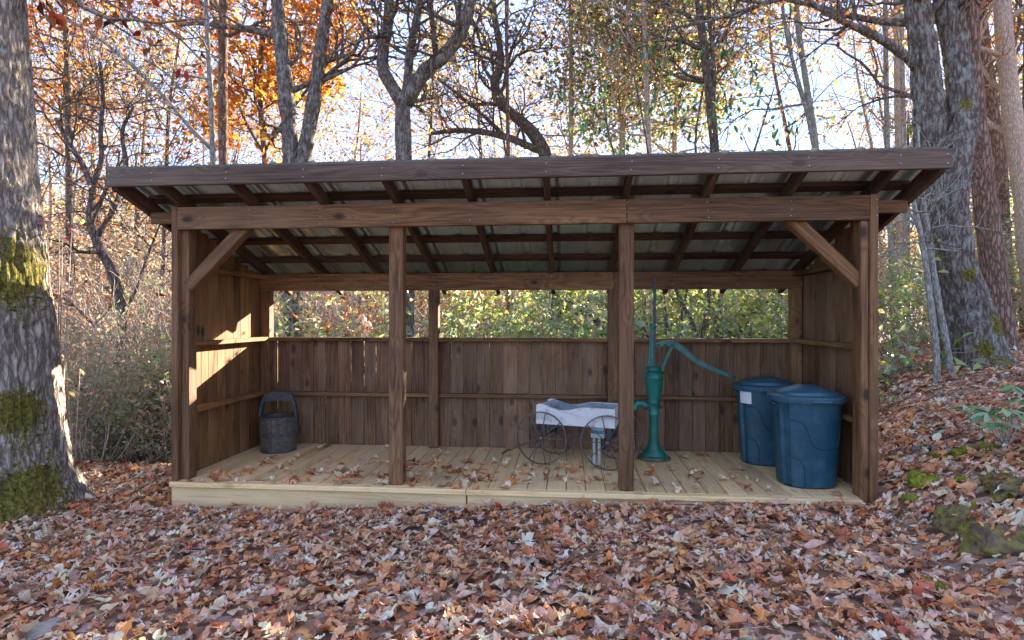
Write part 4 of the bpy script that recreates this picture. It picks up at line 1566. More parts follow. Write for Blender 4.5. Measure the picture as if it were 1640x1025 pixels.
LM = {}
for nm, c in (('deep', (0.05, 0.14, 0.07)), ('mid', (0.11, 0.22, 0.08)), ('yellow', (0.62, 0.42, 0.04)), ('fresh', (0.17, 0.36, 0.12)), ('pale', (0.32, 0.48, 0.30)), ('blush', (0.72, 0.44, 0.30)), ('straw', (0.72, 0.58, 0.22)), ('wine', (0.33, 0.10, 0.09))):
    mt = shade_mat(nm + '_leaf', c)
    for v_, (L_, w_) in enumerate(((0.13, 0.34), (0.10, 0.38))):
        me = big_leaf_mesh('leaf', L_, w_, bend=0.2 + 0.15 * v_)
        me.materials.append(mt)
        LM[(nm, v_)] = me


def put_leaf(root, base, p, d, kind, rng, sc=1.0, name='leaf'):
    d = Vector(d).normalized()
    upv = Vector((rng.normal(0, .35), rng.normal(0, .35), 1.0))
    Y = upv.cross(d)
    if Y.length < 1e-3:
        Y = Vector((0, 1, 0))
    Y.normalize()
    Z = d.cross(Y)
    o = link(name, LM[(kind, int(rng.integers(0, 2)))], None, root, Vector(p) - Vector(base), Matrix((d, Y, Z)).transposed().to_quaternion())
    s_ = sc * rng.uniform(0.75, 1.2)
    o.scale = (s_, s_, s_)
    return o


tr = Tree(81)
t = 8.2
b = foot(1075, t)
stems = [[(1070, 535), (1062, 480), (1050, 380), (1040, 250), (1020, 140), (1000, 60)], [(1125, 540), (1132, 500), (1137, 460), (1128, 350), (1110, 230), (1130, 120), (1160, 50)],
         [(1120, 540), (1100, 500), (1082, 465), (1060, 380), (1000, 300), (975, 220), (960, 120)], [(975, 545), (960, 515), (940, 496), (905, 480), (870, 478)], [(972, 540), (948, 506), (915, 500), (880, 512)],
         [(1150, 540), (1175, 528), (1205, 532), (1240, 545)], [(1040, 545), (1025, 515), (1012, 495), (1000, 470)], [(1130, 450), (1180, 330), (1215, 220), (1240, 140)], [(1090, 545), (1092, 500), (1100, 466), (1120, 350)]]
for q, s_ in enumerate(stems):
    P = [W(a, c_, t + 0.12 * math.sin(q * 2.1) * i * 0.4) for i, (a, c_) in enumerate(s_)]
    if s_[0][1] > 520:
        P = [b + np.array([0.05 * (q - 3), 0.04 * (q % 3), 0])] + P
    D, r = tr.limb(P, np.linspace(0.042 if q in (1, 2) else 0.03, 0.008, len(P)), 7)
    tr.crownfrom(D, r, 0.45, 7, 0.55, 1, kids=(2, 3), up=0.0)
lvs = tr.leaves(1.2, 0.055, ['lime', 'gold', 'brown'], 0.15)
laurel = tr.finish('laurel_tree', b, 'many stemmed dark laurel seen through the back opening, large leaves above the roof', GB, M_DARK, [lvs])
rg = np.random.default_rng(5)
cl = [(1030, 60), (1060, 90), (1045, 75), (985, 70), (1075, 70), (930, 130), (1010, 170), (1050, 160), (1075, 110), (1085, 175), (1110, 165), (1060, 125), (1170, 95), (1180, 115), (1215, 130), (1195, 105), (1100, 205), (1060, 210), (1145, 190), (1195, 215), (1240, 215), (1265, 210), (980, 140), (905, 195), (920, 145), (890, 140), (1225, 180), (1005, 230), (1140, 165), (1175, 165), (1030, 200), (1120, 90), (960, 190), (940, 215)]
nl_ = 0
for a, c_ in cl:
    ctr = W(a + rg.uniform(-8, 8), c_, t + rg.uniform(-.5, .5))
    for j in range(rg.integers(6, 10)):
        an = rg.uniform(0, 2 * math.pi)
        put_leaf(laurel, b, ctr + rg.normal(0, .10, 3), (math.cos(an) * .7, math.sin(an) * .7, -rg.uniform(.3, 1.3)), 'yellow' if rg.random() < .08 else ('deep' if rg.random() < .6 else 'mid'), rg, 1.0)
        nl_ += 1

# --- rhododendron sprig on the bank, near the camera
def sprig(name, label, group, base, centres, kind, rng, n=(7, 10), sc=1.0, flat=0.15, stem=M_TAN, cat='plant', droop=0.1):
    tr = Tree(int(rng.integers(1, 9999)))
    base = np.array(base)
    root = thing(name, tuple(base), label, cat, group)
    for c in centres:
        c = np.array(c)
        mid = base * 0.4 + c * 0.6 + np.array([0, 0, 0.04])
        D, r = tr.limb([base - (0, 0, .03), mid, c], [0.006, 0.005, 0.003], 5)
        m = int(rng.integers(n[0], n[1] + 1))
        for j in range(m):
            a = 2 * math.pi * j / m + rng.uniform(-.3, .3)
            put_leaf(root, base, c + rng.normal(0, .006, 3), (math.cos(a), math.sin(a), rng.uniform(-flat, flat) - droop), kind if isinstance(kind, str) else kind[int(rng.integers(0, len(kind)))], rng, sc)
    tr.mb.build('stem', stem, root, off=base, smooth=True)
    return root


rg = np.random.default_rng(9)
GP = 'seedlings on the bank'


def on_ground(px, py, lift=0.0):
    """walk along the line of sight until it meets the ground"""
    for t in np.arange(1.5, 14, 0.02):
        p = W(px, py, t)
        if p[2] < gh(p[0], p[1]):
            break
    p[2] = gh(p[0], p[1]) + lift
    return p, t


p, t = on_ground(1612, 712)
cs = [W(1582, 662, t - .1), W(1610, 655, t - .2), W(1598, 678, t - .25), W(1566, 655, t + .15), W(1636, 640, t), W(1625, 620, t + .2), W(1548, 652, t + .35), W(1650, 660, t - .1)]
sprig('rhododendron', 'glossy green rhododendron seedling with rosettes of leaves on the bank', GP, p, cs, ('fresh', 'mid', 'pale', 'fresh'), rg, (7, 9), 1.0)
p, t = on_ground(1518, 700)
sprig('laurel_seedling', 'tiny pale green seedling lower on the bank than the rhododendron', GP, p, [W(1516, 690, t), W(1525, 697, t), W(1508, 694, t)], 'pale', rg, (4, 5), 0.5)
p, t = on_ground(1432, 604)
sprig('laurel_shrub', 'blue green low laurel beside the corner post at the foot of the bank', GP, p, [W(1425, 565, t), W(1440, 575, t), W(1450, 555, t), W(1420, 590, t), W(1458, 585, t), W(1435, 545, t), W(1470, 560, t + .2)], ('pale', 'pale', 'mid'), rg, (7, 9), 1.0)
# sprigs near the thick oak
p, t = on_ground(118, 790)
sprig('yellow_sapling', 'little sapling with pale yellow drooping leaves beside the thick oak', 'saplings near the oak', p, [W(95, 540, t + .1), W(105, 575, t + .1), W(98, 605, t + .1), W(110, 625, t + .1), W(90, 565, t + .1), W(128, 590, t + .2)], ('straw', 'straw', 'blush'), rg, (2, 3), 0.85, 0.3, droop=0.25)
p, t = on_ground(96, 800)
sprig('red_leaf_sapling', 'twiggy sapling with dull red leaves in front of the thick oak bark', 'saplings near the oak', p + np.array([0.0, -0.02, 0]), [W(75, 355, t - .1), W(60, 345, t - .1), W(50, 362, t - .1), W(95, 345, t - .05), W(115, 365, t), W(100, 380, t), W(42, 438, t - .1), W(30, 442, t - .1)], ('wine', 'wine', 'blush'), rg, (3, 4), 0.75, 0.4, droop=0.15)
pb = foot(590, 6.9, 0)
sprig('beech_sapling', 'small sapling with bleached peach leaves in the back opening', 'saplings near the oak', pb, [W(582, 505, 6.9), W(590, 515, 6.9), W(580, 522, 6.9), W(592, 530, 6.9)], 'blush', rg, (4, 5), 1.05, 0.3, droop=0.9)

# --- shrubs behind and beside the shed
SHV = {}


def make_shrub(seed, h, names, per, size, stems=9, leafmat=None, bark=M_TAN, spread=0.55, depth=2):
    tr = Tree(seed)
    for q in range(stems):
        a = tr.rng.uniform(0, 2 * math.pi)
        d = (math.cos(a) * spread, math.sin(a) * spread, 1.0)
        tr.branch((math.cos(a) * .08, math.sin(a) * .08, -0.05), d, h * tr.rng.uniform(.45, .75), 0.012, depth, 0.2, 0.06, (3, 5), 0.7, 4, 0.55)
    lv = tr.leaves(per, size, names, 0.12, 0.3, 0.5)
    st_ = mesh_np('stems', np.vstack(tr.mb.V), np.vstack(tr.mb.Q), smooth=True)
    st_.materials.append(bark)
    lf = None
    if lv is not None:
        lf = mesh_np('foliage', lv[0], lv[1], col=lv[2])
        lf.materials.append(leafmat or M_LEAF)
    return st_, lf


KINDS_ = {
    'laurel': [make_shrub(101 + q, 2.2, ['laurel', 'palegreen'], 12, 0.08, 9, M_GLOSSY) for q in range(2)],
    'lime': [make_shrub(111 + q, 2.3, ['lime', 'laurel', 'lime', 'palegreen'], 12, 0.075, 9) for q in range(2)],
    'tan': [make_shrub(121 + q, 2.4, ['tan', 'rust'], 3.0, 0.06, 11) for q in range(2)],
    'twig': [make_shrub(131 + q, 2.6, ['tan'], 0.7, 0.05, 12, None, M_TAN, 0.6) for q in range(2)],
    'rust': [make_shrub(141 + q, 2.6, ['rust', 'orange', 'tan'], 5, 0.07, 9) for q in range(2)],
    'low': [make_shrub(151 + q, 1.3, ['laurel', 'palegreen', 'tan'], 4.5, 0.05, 8, M_GLOSSY) for q in range(2)],
}
SLAB = {'laurel': 'pale green broad leaved laurel bush in the thicket behind the shed', 'lime': 'yellow green leafy bush in the thicket behind the shed',
        'tan': 'tan leaved bush of the thicket around the shed', 'twig': 'nearly bare twiggy bush of the thicket around the shed',
        'rust': 'rusty orange leaved bush of the thicket around the shed', 'low': 'low green undergrowth bush on the ground by the thicket'}
rg = np.random.default_rng(21)


SPLACE = [(20, 'beyond the thick oak'), (110, 'close beside the thick oak'), (165, 'between the thick oak and the crooked tree'), (215, 'at the foot of the crooked tree'), (250, 'between crooked tree and shed'), (320, 'against the shed side wall'), (440, 'behind the bucket corner'),
          (520, 'at the bucket end of the back opening'), (625, 'in the back opening near the peach leaves'), (700, 'in the back opening by its first post'), (790, 'in the middle bay of the back opening'), (870, 'in the back opening above the wagon'), (960, 'in the back opening by the curved dark stems'),
          (1050, 'in the back opening beside the pump rod'), (1130, 'in the back opening behind the pump lever'), (1190, 'in the back opening past the pump lever'), (1290, 'in the back opening over the trash cans'), (1400, 'behind the high end of the shed'), (1460, 'outside the corner post'), (1530, 'left of the twin oak base'), (1610, 'behind the twin oak base'), (9999, 'at the edge of the bank')]
SLOOK = {'laurel': 'pale green laurel bush', 'lime': 'yellow green leafy bush', 'tan': 'dry tan leaved bush', 'twig': 'nearly bare twiggy bush', 'rust': 'rusty orange leaved bush', 'low': 'low sparse green bush'}


def s_label(kind, x, y):
    px, _, t = project(np.array([x, y, 1.0]))
    return SLOOK[kind] + (', farther back, ' if t > 9.8 else ' ') + next(ph for lim, ph in SPLACE if px < lim)


def shrub(kind, x, y, sc, z=None):
    st_, lf = KINDS_[kind][int(rg.integers(0, 2))]
    rz, sz = rg.uniform(0, 6.28), sc * rg.uniform(.85, 1.15)
    P_ = []
    for me_ in (st_, lf):
        if me_:
            co = np.empty(len(me_.vertices) * 3, np.float32)
            me_.vertices.foreach_get('co', co)
            P_.append(co.reshape(-1, 3))
    P_ = np.vstack(P_)
    wx = (P_[:, 0] * math.cos(rz) - P_[:, 1] * math.sin(rz)) * sc
    wy = (P_[:, 0] * math.sin(rz) + P_[:, 1] * math.cos(rz)) * sc
    for _ in range(6):      # keep every branch clear of the shed
        ins = (wx + x > -2.94) & (wx + x < 2.1) & (wy + y > -.4) & (wy + y < 1.38)
        if not ins.any():
            break
        if y > 1.38 and x > -3.2:
            y += 1.40 - float((wy + y)[ins].min())
        else:
            x -= float((wx + x)[ins].max()) + 2.96
    zz = float(gh(x, y)) - 0.02
    root = thing(kind_name[kind], (x, y, zz), s_label(kind, x, y), 'bush', kind + ' bushes of the thicket', rz)
    root.scale = (sc, sc, sz)
    link('stems', st_, None, root)
    if lf:
        link('foliage', lf, None, root)
    return root


kind_name = {'laurel': 'laurel_bush', 'lime': 'leafy_bush', 'tan': 'dry_bush', 'twig': 'twiggy_bush', 'rust': 'rusty_bush', 'low': 'low_bush'}
spots = []
# seen through the back opening
for px_c, t, kd, sc in ((465, 8.0, 'laurel', 1.15), (500, 8.4, 'laurel', 1.1), (535, 8.8, 'laurel', 1.0), (550, 10, 'tan', 1.3), (665, 8.6, 'laurel', .95), (575, 9.6, 'rust', 1.1), (610, 10.5, 'twig', 1.4), (660, 10, 'twig', 1.3), (690, 9, 'tan', 1.1),
                        (730, 8.4, 'laurel', 1.2), (775, 8.0, 'laurel', 1.15), (820, 8.4, 'laurel', 1.2), (860, 9.0, 'lime', 1.2), (900, 8.2, 'laurel', 1.1), (935, 9.4, 'lime', 1.3), (965, 8.6, 'lime', 1.15),
                        (1020, 9.6, 'lime', 1.3), (1075, 9.2, 'lime', 1.3), (1120, 10, 'lime', 1.35), (1165, 8.6, 'lime', 1.0), (1205, 8.4, 'laurel', 1.0), (1250, 8.0, 'lime', .95), (1300, 8.6, 'lime', .8),
                        (480, 12, 'rust', 1.5), (640, 13, 'tan', 1.7), (760, 12.5, 'tan', 1.6), (850, 13, 'lime', 1.7), (1000, 13, 'lime', 1.7), (1100, 12.5, 'laurel', 1.4), (1220, 12, 'lime', 1.15)):
    q = W(px_c, HOR, t)
    spots.append((kd, q[0], q[1], sc * 1.22))
# left thicket
for px_c, t, kd, sc in ((250, 6.6, 'low', 1.2), (225, 6.3, 'low', 1.1), (262, 7.4, 'laurel', 1.0), (180, 6.4, 'low', 1.2), (150, 6.0, 'low', 1.0), (215, 6.9, 'twig', 1.0), (245, 7.6, 'twig', 1.2), (135, 6.5, 'twig', .9), (175, 6.8, 'tan', .9), (205, 7.6, 'twig', 1.2), (160, 7.4, 'twig', 1.2), (120, 7.0, 'twig', 1.1), (100, 8.4, 'low', 1.5),
                        (240, 8.6, 'twig', 1.5), (270, 9.5, 'rust', 1.4), (190, 9.4, 'tan', 1.5), (140, 9.6, 'rust', 1.5), (90, 10, 'tan', 1.6), (60, 9, 'twig', 1.5), (230, 11, 'tan', 1.7), (170, 11.5, 'twig', 1.8), (110, 12, 'tan', 1.9), (280, 12, 'twig', 1.9),
                        (-60, 9, 'tan', 1.5), (-120, 11, 'twig', 1.8), (-180, 9, 'laurel', 1.3), (300, 8, 'twig', 1.3), (330, 9, 'twig', 1.6), (380, 10, 'tan', 1.5), (430, 10.5, 'twig', 1.6), (275, 6.3, 'low', 1.0)):
    q = W(px_c, HOR, t)
    spots.append((kd, q[0], q[1], sc))
# right of the shed
for px_c, t, kd, sc in ((1425, 8.5, 'low', .8), (1445, 9.5, 'laurel', .75), (1470, 10, 'twig', .9), (1500, 10.5, 'low', 1.0), (1530, 11, 'tan', .9), (1560, 9.8, 'twig', .8), (1600, 11, 'low', 1.2), (1640, 12, 'lime', 1.1), (1680, 10, 'laurel', 1.0), (1420, 13, 'tan', 1.2), (1480, 14, 'rust', 1.3), (1560, 14, 'tan', 1.4), (1620, 15, 'rust', 1.4), (1390, 11, 'twig', 1.2), (1760, 9, 'low', 1.2)):
    q = W(px_c, HOR, t)
    spots.append((kd, q[0], q[1], sc))
for s_ in spots:
    shrub(*s_)

# --- two tall trees added to keep sun off the thick oak, crowns high up
for q, (x_, y_, lab) in enumerate(((1.15, 8.2, 'tall high crowned tree added to shade the thick oak, behind the roof middle'), (2.6, 10.4, 'tall high crowned tree added to shade the thick oak, farther back, right of roof middle'))):
    tr = Tree(270 + q)
    b = np.array([x_, y_, float(gh(x_, y_)) - .1])
    D, r = tr.limb([b, b + (.05, 0, 3), b + (-.05, .05, 6), b + (.1, 0, 9), b + (.1, 0, 11.5)], [.085, .075, .065, .04, .012], 8)
    tr.crownfrom(D, r, 0.52, 40, 1.9, 2, kids=(2, 4), up=0.06)
    lv = tr.leaves(23, 0.11, ['green', 'olive', 'brown'], 0.4, minz=5.1 + q)
    tr.finish('tall_shade_tree', b, lab, GB, M_TAN, [lv])

# --- slim forest trees between the thicket and the hillside
VAR = []
for q in range(9):
    tr = Tree(300 + q)
    h = tr.rng.uniform(7, 10)
    P = [np.array([0, 0, -0.2])]
    d = np.array([0, 0, 1.0])
    for i in range(6):
        d = unit(d + tr.rng.standard_normal(3) * np.array([.07, .07, 0]))
        P.append(P[-1] + d * h / 6)
    D, r = tr.limb(P, np.linspace(tr.rng.uniform(.05, .085), .012, 7), 7)
    tr.crownfrom(D, r, 0.2, 17, 1.7, 2, kids=(2, 4), up=0.1)
    lv = tr.leaves((7, 8, 9, 7, 7, 9, 7, 7, 7)[q], 0.09, [['olive', 'brown'], ['gold', 'olive'], ['orange', 'gold'], ['tan', 'olive'], ['tan', 'rust'], ['gold', 'palegreen'], ['brown', 'olive'], ['tan'], ['rust', 'brown']][q], 0.25)
    tm = mesh_np('trunk', np.vstack(tr.mb.V), np.vstack(tr.mb.Q), np.vstack(tr.mb.T) if tr.mb.T else None, smooth=True)
    tm.materials.append((M_TAN, M_DARK, M_TAN, M_PINE, M_GREYB, M_DARK, M_PINE, M_GREYB, M_DARK)[q])
    cm = mesh_np('crown', lv[0], lv[1], col=lv[2])
    cm.materials.append(M_LEAF)
    VAR.append((tm, cm))
FLOOK = ['olive brown leaved tan slim tree', 'gold leaved dark slim tree', 'orange leaved tan slim tree', 'tan leaved red barked slim tree', 'pinkish tan leaved grey slim tree', 'yellow green leaved dark slim tree', 'olive leaved red barked slim tree', 'pale tan leaved grey slim tree', 'rusty leaved dark slim tree']
FPLACE = [(20, 'on the far side of the thick oak'), (130, 'just beside the thick oak'), (220, 'behind the crooked forked tree'), (330, 'over the low end of the roof'), (430, 'near the slim red barked pine'), (560, 'near the dark twin trunk'), (640, 'just before the three limbed oak'), (740, 'just past the three limbed oak'),
          (860, 'behind the gnarled tree'), (980, 'over the middle of the roof'), (1090, 'among the hanging laurel leaves'), (1220, 'beside the dark forked trunk'), (1350, 'behind the pair of grey stems'), (1470, 'over the high end of the roof'), (1580, 'behind the lichen covered twin oak'), (9999, 'out past the pale sunlit trunk')]


def f_label(v, px, t):
    place = next(ph for lim, ph in FPLACE if px < lim)
    return FLOOK[v] + (' far back, ' if t > 19 else ', ') + place


rg = np.random.default_rng(77)
FT = []
for px_c in np.linspace(-260, 1900, 64):
    pxx = px_c + rg.uniform(-16, 16)
    t = rg.uniform(12.5, 26)
    FT.append((pxx, t))
for pxx, t in FT:
    q = W(pxx, HOR, t)
    v_ = int(rg.integers(0, 9))
    if pxx > 1000 and v_ in (5,):
        v_ = 0
    right = 560 < pxx < 1400
    lane = q[0] - 0.641 * q[1]
    if -5.7 < lane < -0.9 and q[1] < 30:      # a ride through the woods where the low sun comes in
        continue
    zz = float(gh(q[0], q[1]))
    root = thing('forest_tree', (q[0], q[1], zz), f_label(v_, pxx, t), 'tree', 'slim trees of the woods', rg.uniform(0, 6.28))
    s_ = rg.uniform(0.85, 1.35) * (1.0 if right else 1.1)
    root.scale = (s_, s_, s_)
    link('trunk', VAR[v_][0], None, root)
    link('crown', VAR[v_][1], None, root)

# --- wooded hillside far behind: one mass
rg = np.random.default_rng(88)
nT = 520
X_ = rg.uniform(-75, 70, nT)
Y_ = rg.uniform(26, 92, nT)
Z_ = gh(X_, Y_)
hw_ = MB()
C_, S_, K_ = [], [], []
for x_, y_, z_ in zip(X_, Y_, Z_):
    h = rg.uniform(5, 9.5)
    hw_.tube([(x_, y_, z_ - .3), (x_ + rg.normal(0, .3), y_, z_ + h * .5), (x_ + rg.normal(0, .5), y_, z_ + h)], [.13, .1, .03], 4, cap=False)
    m = int(rg.integers(90, 170))
    u_ = rg.standard_normal((m, 3)) * np.array([1.5, 1.5, 1.0]) * h / 6 * np.array([.75, .75, 1.15])
    C_.append(np.array([x_, y_, z_ + h * .62]) + u_)
    nm = [['tan'], ['palegreen', 'tan'], ['rust', 'tan'], ['pine', 'palegreen'], ['orange', 'tan'], ['tan', 'brown']][int(rg.choice(6, p=[.28, .24, .14, .12, .08, .14]))]
    K_.append(palette(nm, m, rg, 0.15))
C_ = np.vstack(C_)
K_ = np.vstack(K_)
V_, Q_ = leaf_cards(C_, 0.36, rg, 0.2, 0.7)
wood = link('wooded_hillside', mesh_np('wooded_hillside', V_, Q_, col=np.repeat(K_, 4, 0)), M_LEAF)
tag(wood, 'mass of pale autumn woods covering the far hillside', 'woods', None, 'stuff')
tk = hw_.build('distant_trunks', M_TAN, wood)
tk['kind'] = 'stuff'

# ------------------------------------------------------------------ mossy rocks and roots on the bank
def rock(name, label, px, py, size, seed, mat=M_ROCK, squash=(1, .8, .7), sink=0.35, cat='rock', group='mossy rocks of the bank'):
    p, t = on_ground(px, py)
    bm = bmesh.new()
    bmesh.ops.create_icosphere(bm, subdivisions=5, radius=1.0)
    V = np.array([v.co[:] for v in bm.verts])
    n_ = fbm(V * 1.3 + seed, 3) - .5
    n2 = fbm(V * 5 + seed * 2, 4) - .5
    n3 = 1 - np.abs(2 * fbm(V * 3 + seed * 3, 3) - 1)
    V = V * (1 + 1.0 * n_[:, None] + 0.45 * n2[:, None] + 0.25 * (n3[:, None] - .7)) * np.array(squash) * size
    for v, c in zip(bm.verts, V):
        v.co = c
        # planes of fracture
    for f in bm.faces:
        f.smooth = True
    me = bpy.data.meshes.new(name)
    bm.to_mesh(me)
    bm.free()
    o = link(name, me, mat, None, (p[0], p[1], p[2] - size * sink * squash[2]))
    o.rotation_euler = (0, 0, seed)
    ROCKS.append((o, p, size * 1.6))
    return tag(o, label, cat, group)


ROCKS = []
rock('mossy_rock', 'dark earthy rock with a green tuft, nearest the deck corner', 1530, 845, 0.115, 1.3, squash=(1, .8, .9), sink=0.0)
rock('mossy_rock', 'broad mossy grey rock at the right edge of the bank', 1612, 875, 0.15, 2.7, squash=(1.1, .8, .75), sink=0.15)
rock('mossy_rock', 'long moss topped rock half buried under leaves up the bank', 1610, 775, 0.17, 4.1, squash=(1.5, .6, .45), sink=0.1)
M_STONE = plain_mat('pale_stone', (0.42, 0.38, 0.32), 0.9, 0, 0.3, 12, (0.2, 0.2, 0.14), 0.5, 0.6, 0.2, bd=.01)
rock('flat_stone', 'pale flat stone showing through leaves in the near left corner', 60, 1016, 0.075, 7.7, M_STONE, (1.3, .8, .3), 0.0, 'rock', None)
MG = 'moss cushions on the bank'
for q, (a, b_, s_, lab) in enumerate(((1482, 775, .10, 'largest olive moss cushion, sloping beside the deck corner'), (1458, 800, .045, 'small bright moss tuft at the deck corner'), (1545, 728, .075, 'bright yellow green moss cushion high on the bank'),
                                      (1585, 718, .06, 'moss cushion below the rhododendron seedling'), (1558, 812, .035, 'tiny vivid moss tuft on the dark rock'), (1505, 732, .06, 'dull moss patch along the root up the bank'), (1437, 735, .05, 'flat moss patch close to the corner post'),
                                      (1540, 770, .05, 'moss patch between two drifts of leaves'), (1500, 945, .045, 'low moss patch nearest the camera on the bank'))):
    rock('moss_cushion', lab, a, b_, s_, 5.0 + q, M_MOSS, (1.1, .9, .6), 0.0, 'moss', MG)
tr = Tree(500)
p1, _ = on_ground(1425, 730)
p2, _ = on_ground(1495, 722)
p3, _ = on_ground(1560, 735)
tr.limb([p1 + (0, 0, .005), (p1 + p2) / 2 + (0, 0, .02), p2 + (0, 0, .02), p3 + (0, 0, 0.0)], [.02, .025, .03, .02], 8)
rt = tr.mb.build('tree_root', M_LICHEN, None, smooth=True)
tag(rt, 'grey tree root lying across the leaves up the bank', 'root')
for q, (a, b_, c_, d_, lab) in enumerate(((1455, 655, 1495, 672, 'thin fallen stick on the leaves beyond the corner post'), (1440, 640, 1462, 622, 'short fallen twig near the blue green laurel'), (1500, 640, 1560, 632, 'fallen branch under the twin oak'))):
    tr = Tree(510 + q)
    p1, _ = on_ground(a, b_)
    p2, _ = on_ground(c_, d_)
    tr.limb([p1 + (0, 0, .03), (p1 + p2) / 2 + (0, 0, .05), p2 + (0, 0, .03)], [.009, .008, .004], 6)
    tag(tr.mb.build('fallen_stick', M_GREYB, None, smooth=True), lab, 'stick', 'fallen sticks')

# ------------------------------------------------------------------ fallen leaves
def litter_template(kind, rng):
    """flat lobed leaf about one unit long with a curl; returns V, Q, T"""
    if kind == 'oak':
        st_ = [(0.0, .015), (.12, .05), (.20, .17), (.27, .17), (.32, .09), (.42, .27), (.50, .28), (.54, .12), (.64, .29), (.72, .27), (.77, .12), (.87, .17), (.95, .13), (1.0, .02)]
        fw = [0, 0, .04, .04, 0, .05, .05, 0, .05, .05, 0, .03, .02, 0]
    elif kind == 'pin':
        st_ = [(0.0, .012), (.14, .03), (.22, .16), (.27, .05), (.42, .34), (.47, .055), (.62, .40), (.67, .06), (.80, .26), (.86, .05), (.95, .09), (1.0, .005)]
        fw = [0, 0, .02, 0, .06, 0, .10, 0, .12, 0, .04, 0]
    elif kind == 'oval':
        st_ = [(0.0, .01), (.08, .06), (.2, .16), (.35, .22), (.5, .23), (.65, .20), (.8, .14), (.92, .06), (1.0, .005)]
        fw = [0] * 9
    else:   # maple
        a = np.radians([-180, -150, -128, -108, -82, -66, -52, -40, -30, -14, 0, 14, 30, 40, 52, 66, 82, 108, 128, 150])
        r = np.array([.12, .20, .42, .26, .62, .34, .40, .60, .32, .42, .72, .42, .32, .60, .40, .34, .62, .26, .42, .20])
        P = np.stack([r * np.cos(a) + .3, r * np.sin(a) * .9, 0 * a], -1)
        V = np.vstack([P, [[.3, 0, 0]]])
        n = len(a)
        T = [(i, (i + 1) % n, n) for i in range(n)]
        V = V - (.3, 0, 0)
        cu = rng.uniform(.2, .7)
        V[:, 2] = cu * (V[:, 0] ** 2 + V[:, 1] ** 2) * rng.choice([1, -1]) + .12 * np.sin(V[:, 0] * 7 + V[:, 1] * 5 + rng.uniform(0, 6))
        return V, None, np.array(T)
    V, Q = [], []
    asym = rng.uniform(.85, 1.15)
    for (x_, w_), f in zip(st_, fw):
        V += [(x_ + f, w_ * asym, 0), (x_, 0, 0), (x_ + f, -w_ / asym, 0)]
    V = np.array(V)
    V[:, 0] -= .5
    c1, c2, c3 = rng.uniform(-1.6, 2.6), rng.uniform(-.9, 1.2), rng.uniform(0, 6)
    V[:, 2] = c1 * V[:, 1] ** 2 + c2 * V[:, 0] ** 2 + .07 * np.sin(V[:, 0] * 9 + V[:, 1] * 6 + c3) + .25 * np.abs(V[:, 1]) * rng.choice([0, 1])
    V[:, 1] += 0.10 * np.sin(V[:, 0] * 3 + c3)
    V += rng.normal(0, .016, V.shape)
    if rng.random() < .3:      # rolled lengthwise
        V[:, 2] += 1.6 * V[:, 1] ** 2
        V[:, 1] *= .75
    for i in range(len(st_) - 1):
        for j in range(2):
            Q.append((i * 3 + j, i * 3 + j + 1, i * 3 + 4 + j, i * 3 + 3 + j))
    return V, np.array(Q), None


rg = np.random.default_rng(123)
TEMPL = [litter_template(k_, rg) for k_ in ('oak', 'oak', 'oak', 'oak', 'oak', 'oak', 'pin', 'oak', 'maple', 'oval', 'oval', 'oval', 'oak', 'oval', 'oak', 'oak', 'oak', 'oval', 'oak', 'oak', 'oak', 'oval')]
LCOL = np.array([(.34, .17, .09), (.26, .12, .06), (.42, .25, .15), (.20, .10, .06), (.50, .37, .28), (.54, .44, .39), (.47, .36, .33), (.36, .26, .24), (.38, .14, .055), (.46, .20, .06), (.30, .09, .06), (.62, .52, .42), (.15, .08, .05), (.40, .24, .17)])
LPRB = np.array([15, 9, 14, 6, 10, 6, 13, 12, 4, 2.5, 1.5, 1.5, 3, 15.])
LPRB /= LPRB.sum()


def rand_rot(n, rng, tilt):
    yaw = rng.uniform(0, 2 * math.pi, n)
    ax = rng.uniform(0, 2 * math.pi, n)
    th = np.abs(rng.normal(0, tilt, n))
    th = np.where(rng.random(n) < .35, math.pi - th, th)
    c, s = np.cos(yaw), np.sin(yaw)
    Rz = np.zeros((n, 3, 3))
    Rz[:, 0, 0], Rz[:, 0, 1], Rz[:, 1, 0], Rz[:, 1, 1], Rz[:, 2, 2] = c, -s, s, c, 1
    k = np.stack([np.cos(ax), np.sin(ax), 0 * ax], -1)
    K = np.zeros((n, 3, 3))
    K[:, 0, 2], K[:, 1, 2], K[:, 2, 0], K[:, 2, 1] = k[:, 1], -k[:, 0], -k[:, 1], k[:, 0]
    I = np.eye(3)[None]
    Rt = I + np.sin(th)[:, None, None] * K + (1 - np.cos(th))[:, None, None] * (K @ K)
    return Rt @ Rz


def ground_leaf_spots(x0, x1, y0, y1, dens, rng):
    n = int((x1 - x0) * (y1 - y0) * dens)
    p = np.stack([rng.uniform(x0, x1, n), rng.uniform(y0, y1, n)], -1)
    ok = ~((p[:, 0] > XL - .03) & (p[:, 0] < XR + .05) & (p[:, 1] > -.07))
    ok &= ~((p[:, 0] < XL + .1) & (p[:, 1] > 0.9 + 0.5 * rng.random(n)))
    ok &= ~((p[:, 0] > XL) & (p[:, 0] < XR + .1) & (p[:, 1] > -.1))
    p = p[ok]
    P3 = np.stack([p[:, 0], p[:, 1], gh(p[:, 0], p[:, 1])], -1)
    a, b_, t_ = project(P3)
    m = (t_ > .9) & (a > -420) & (a < 2060) & (b_ < 1330)
    return P3[m]


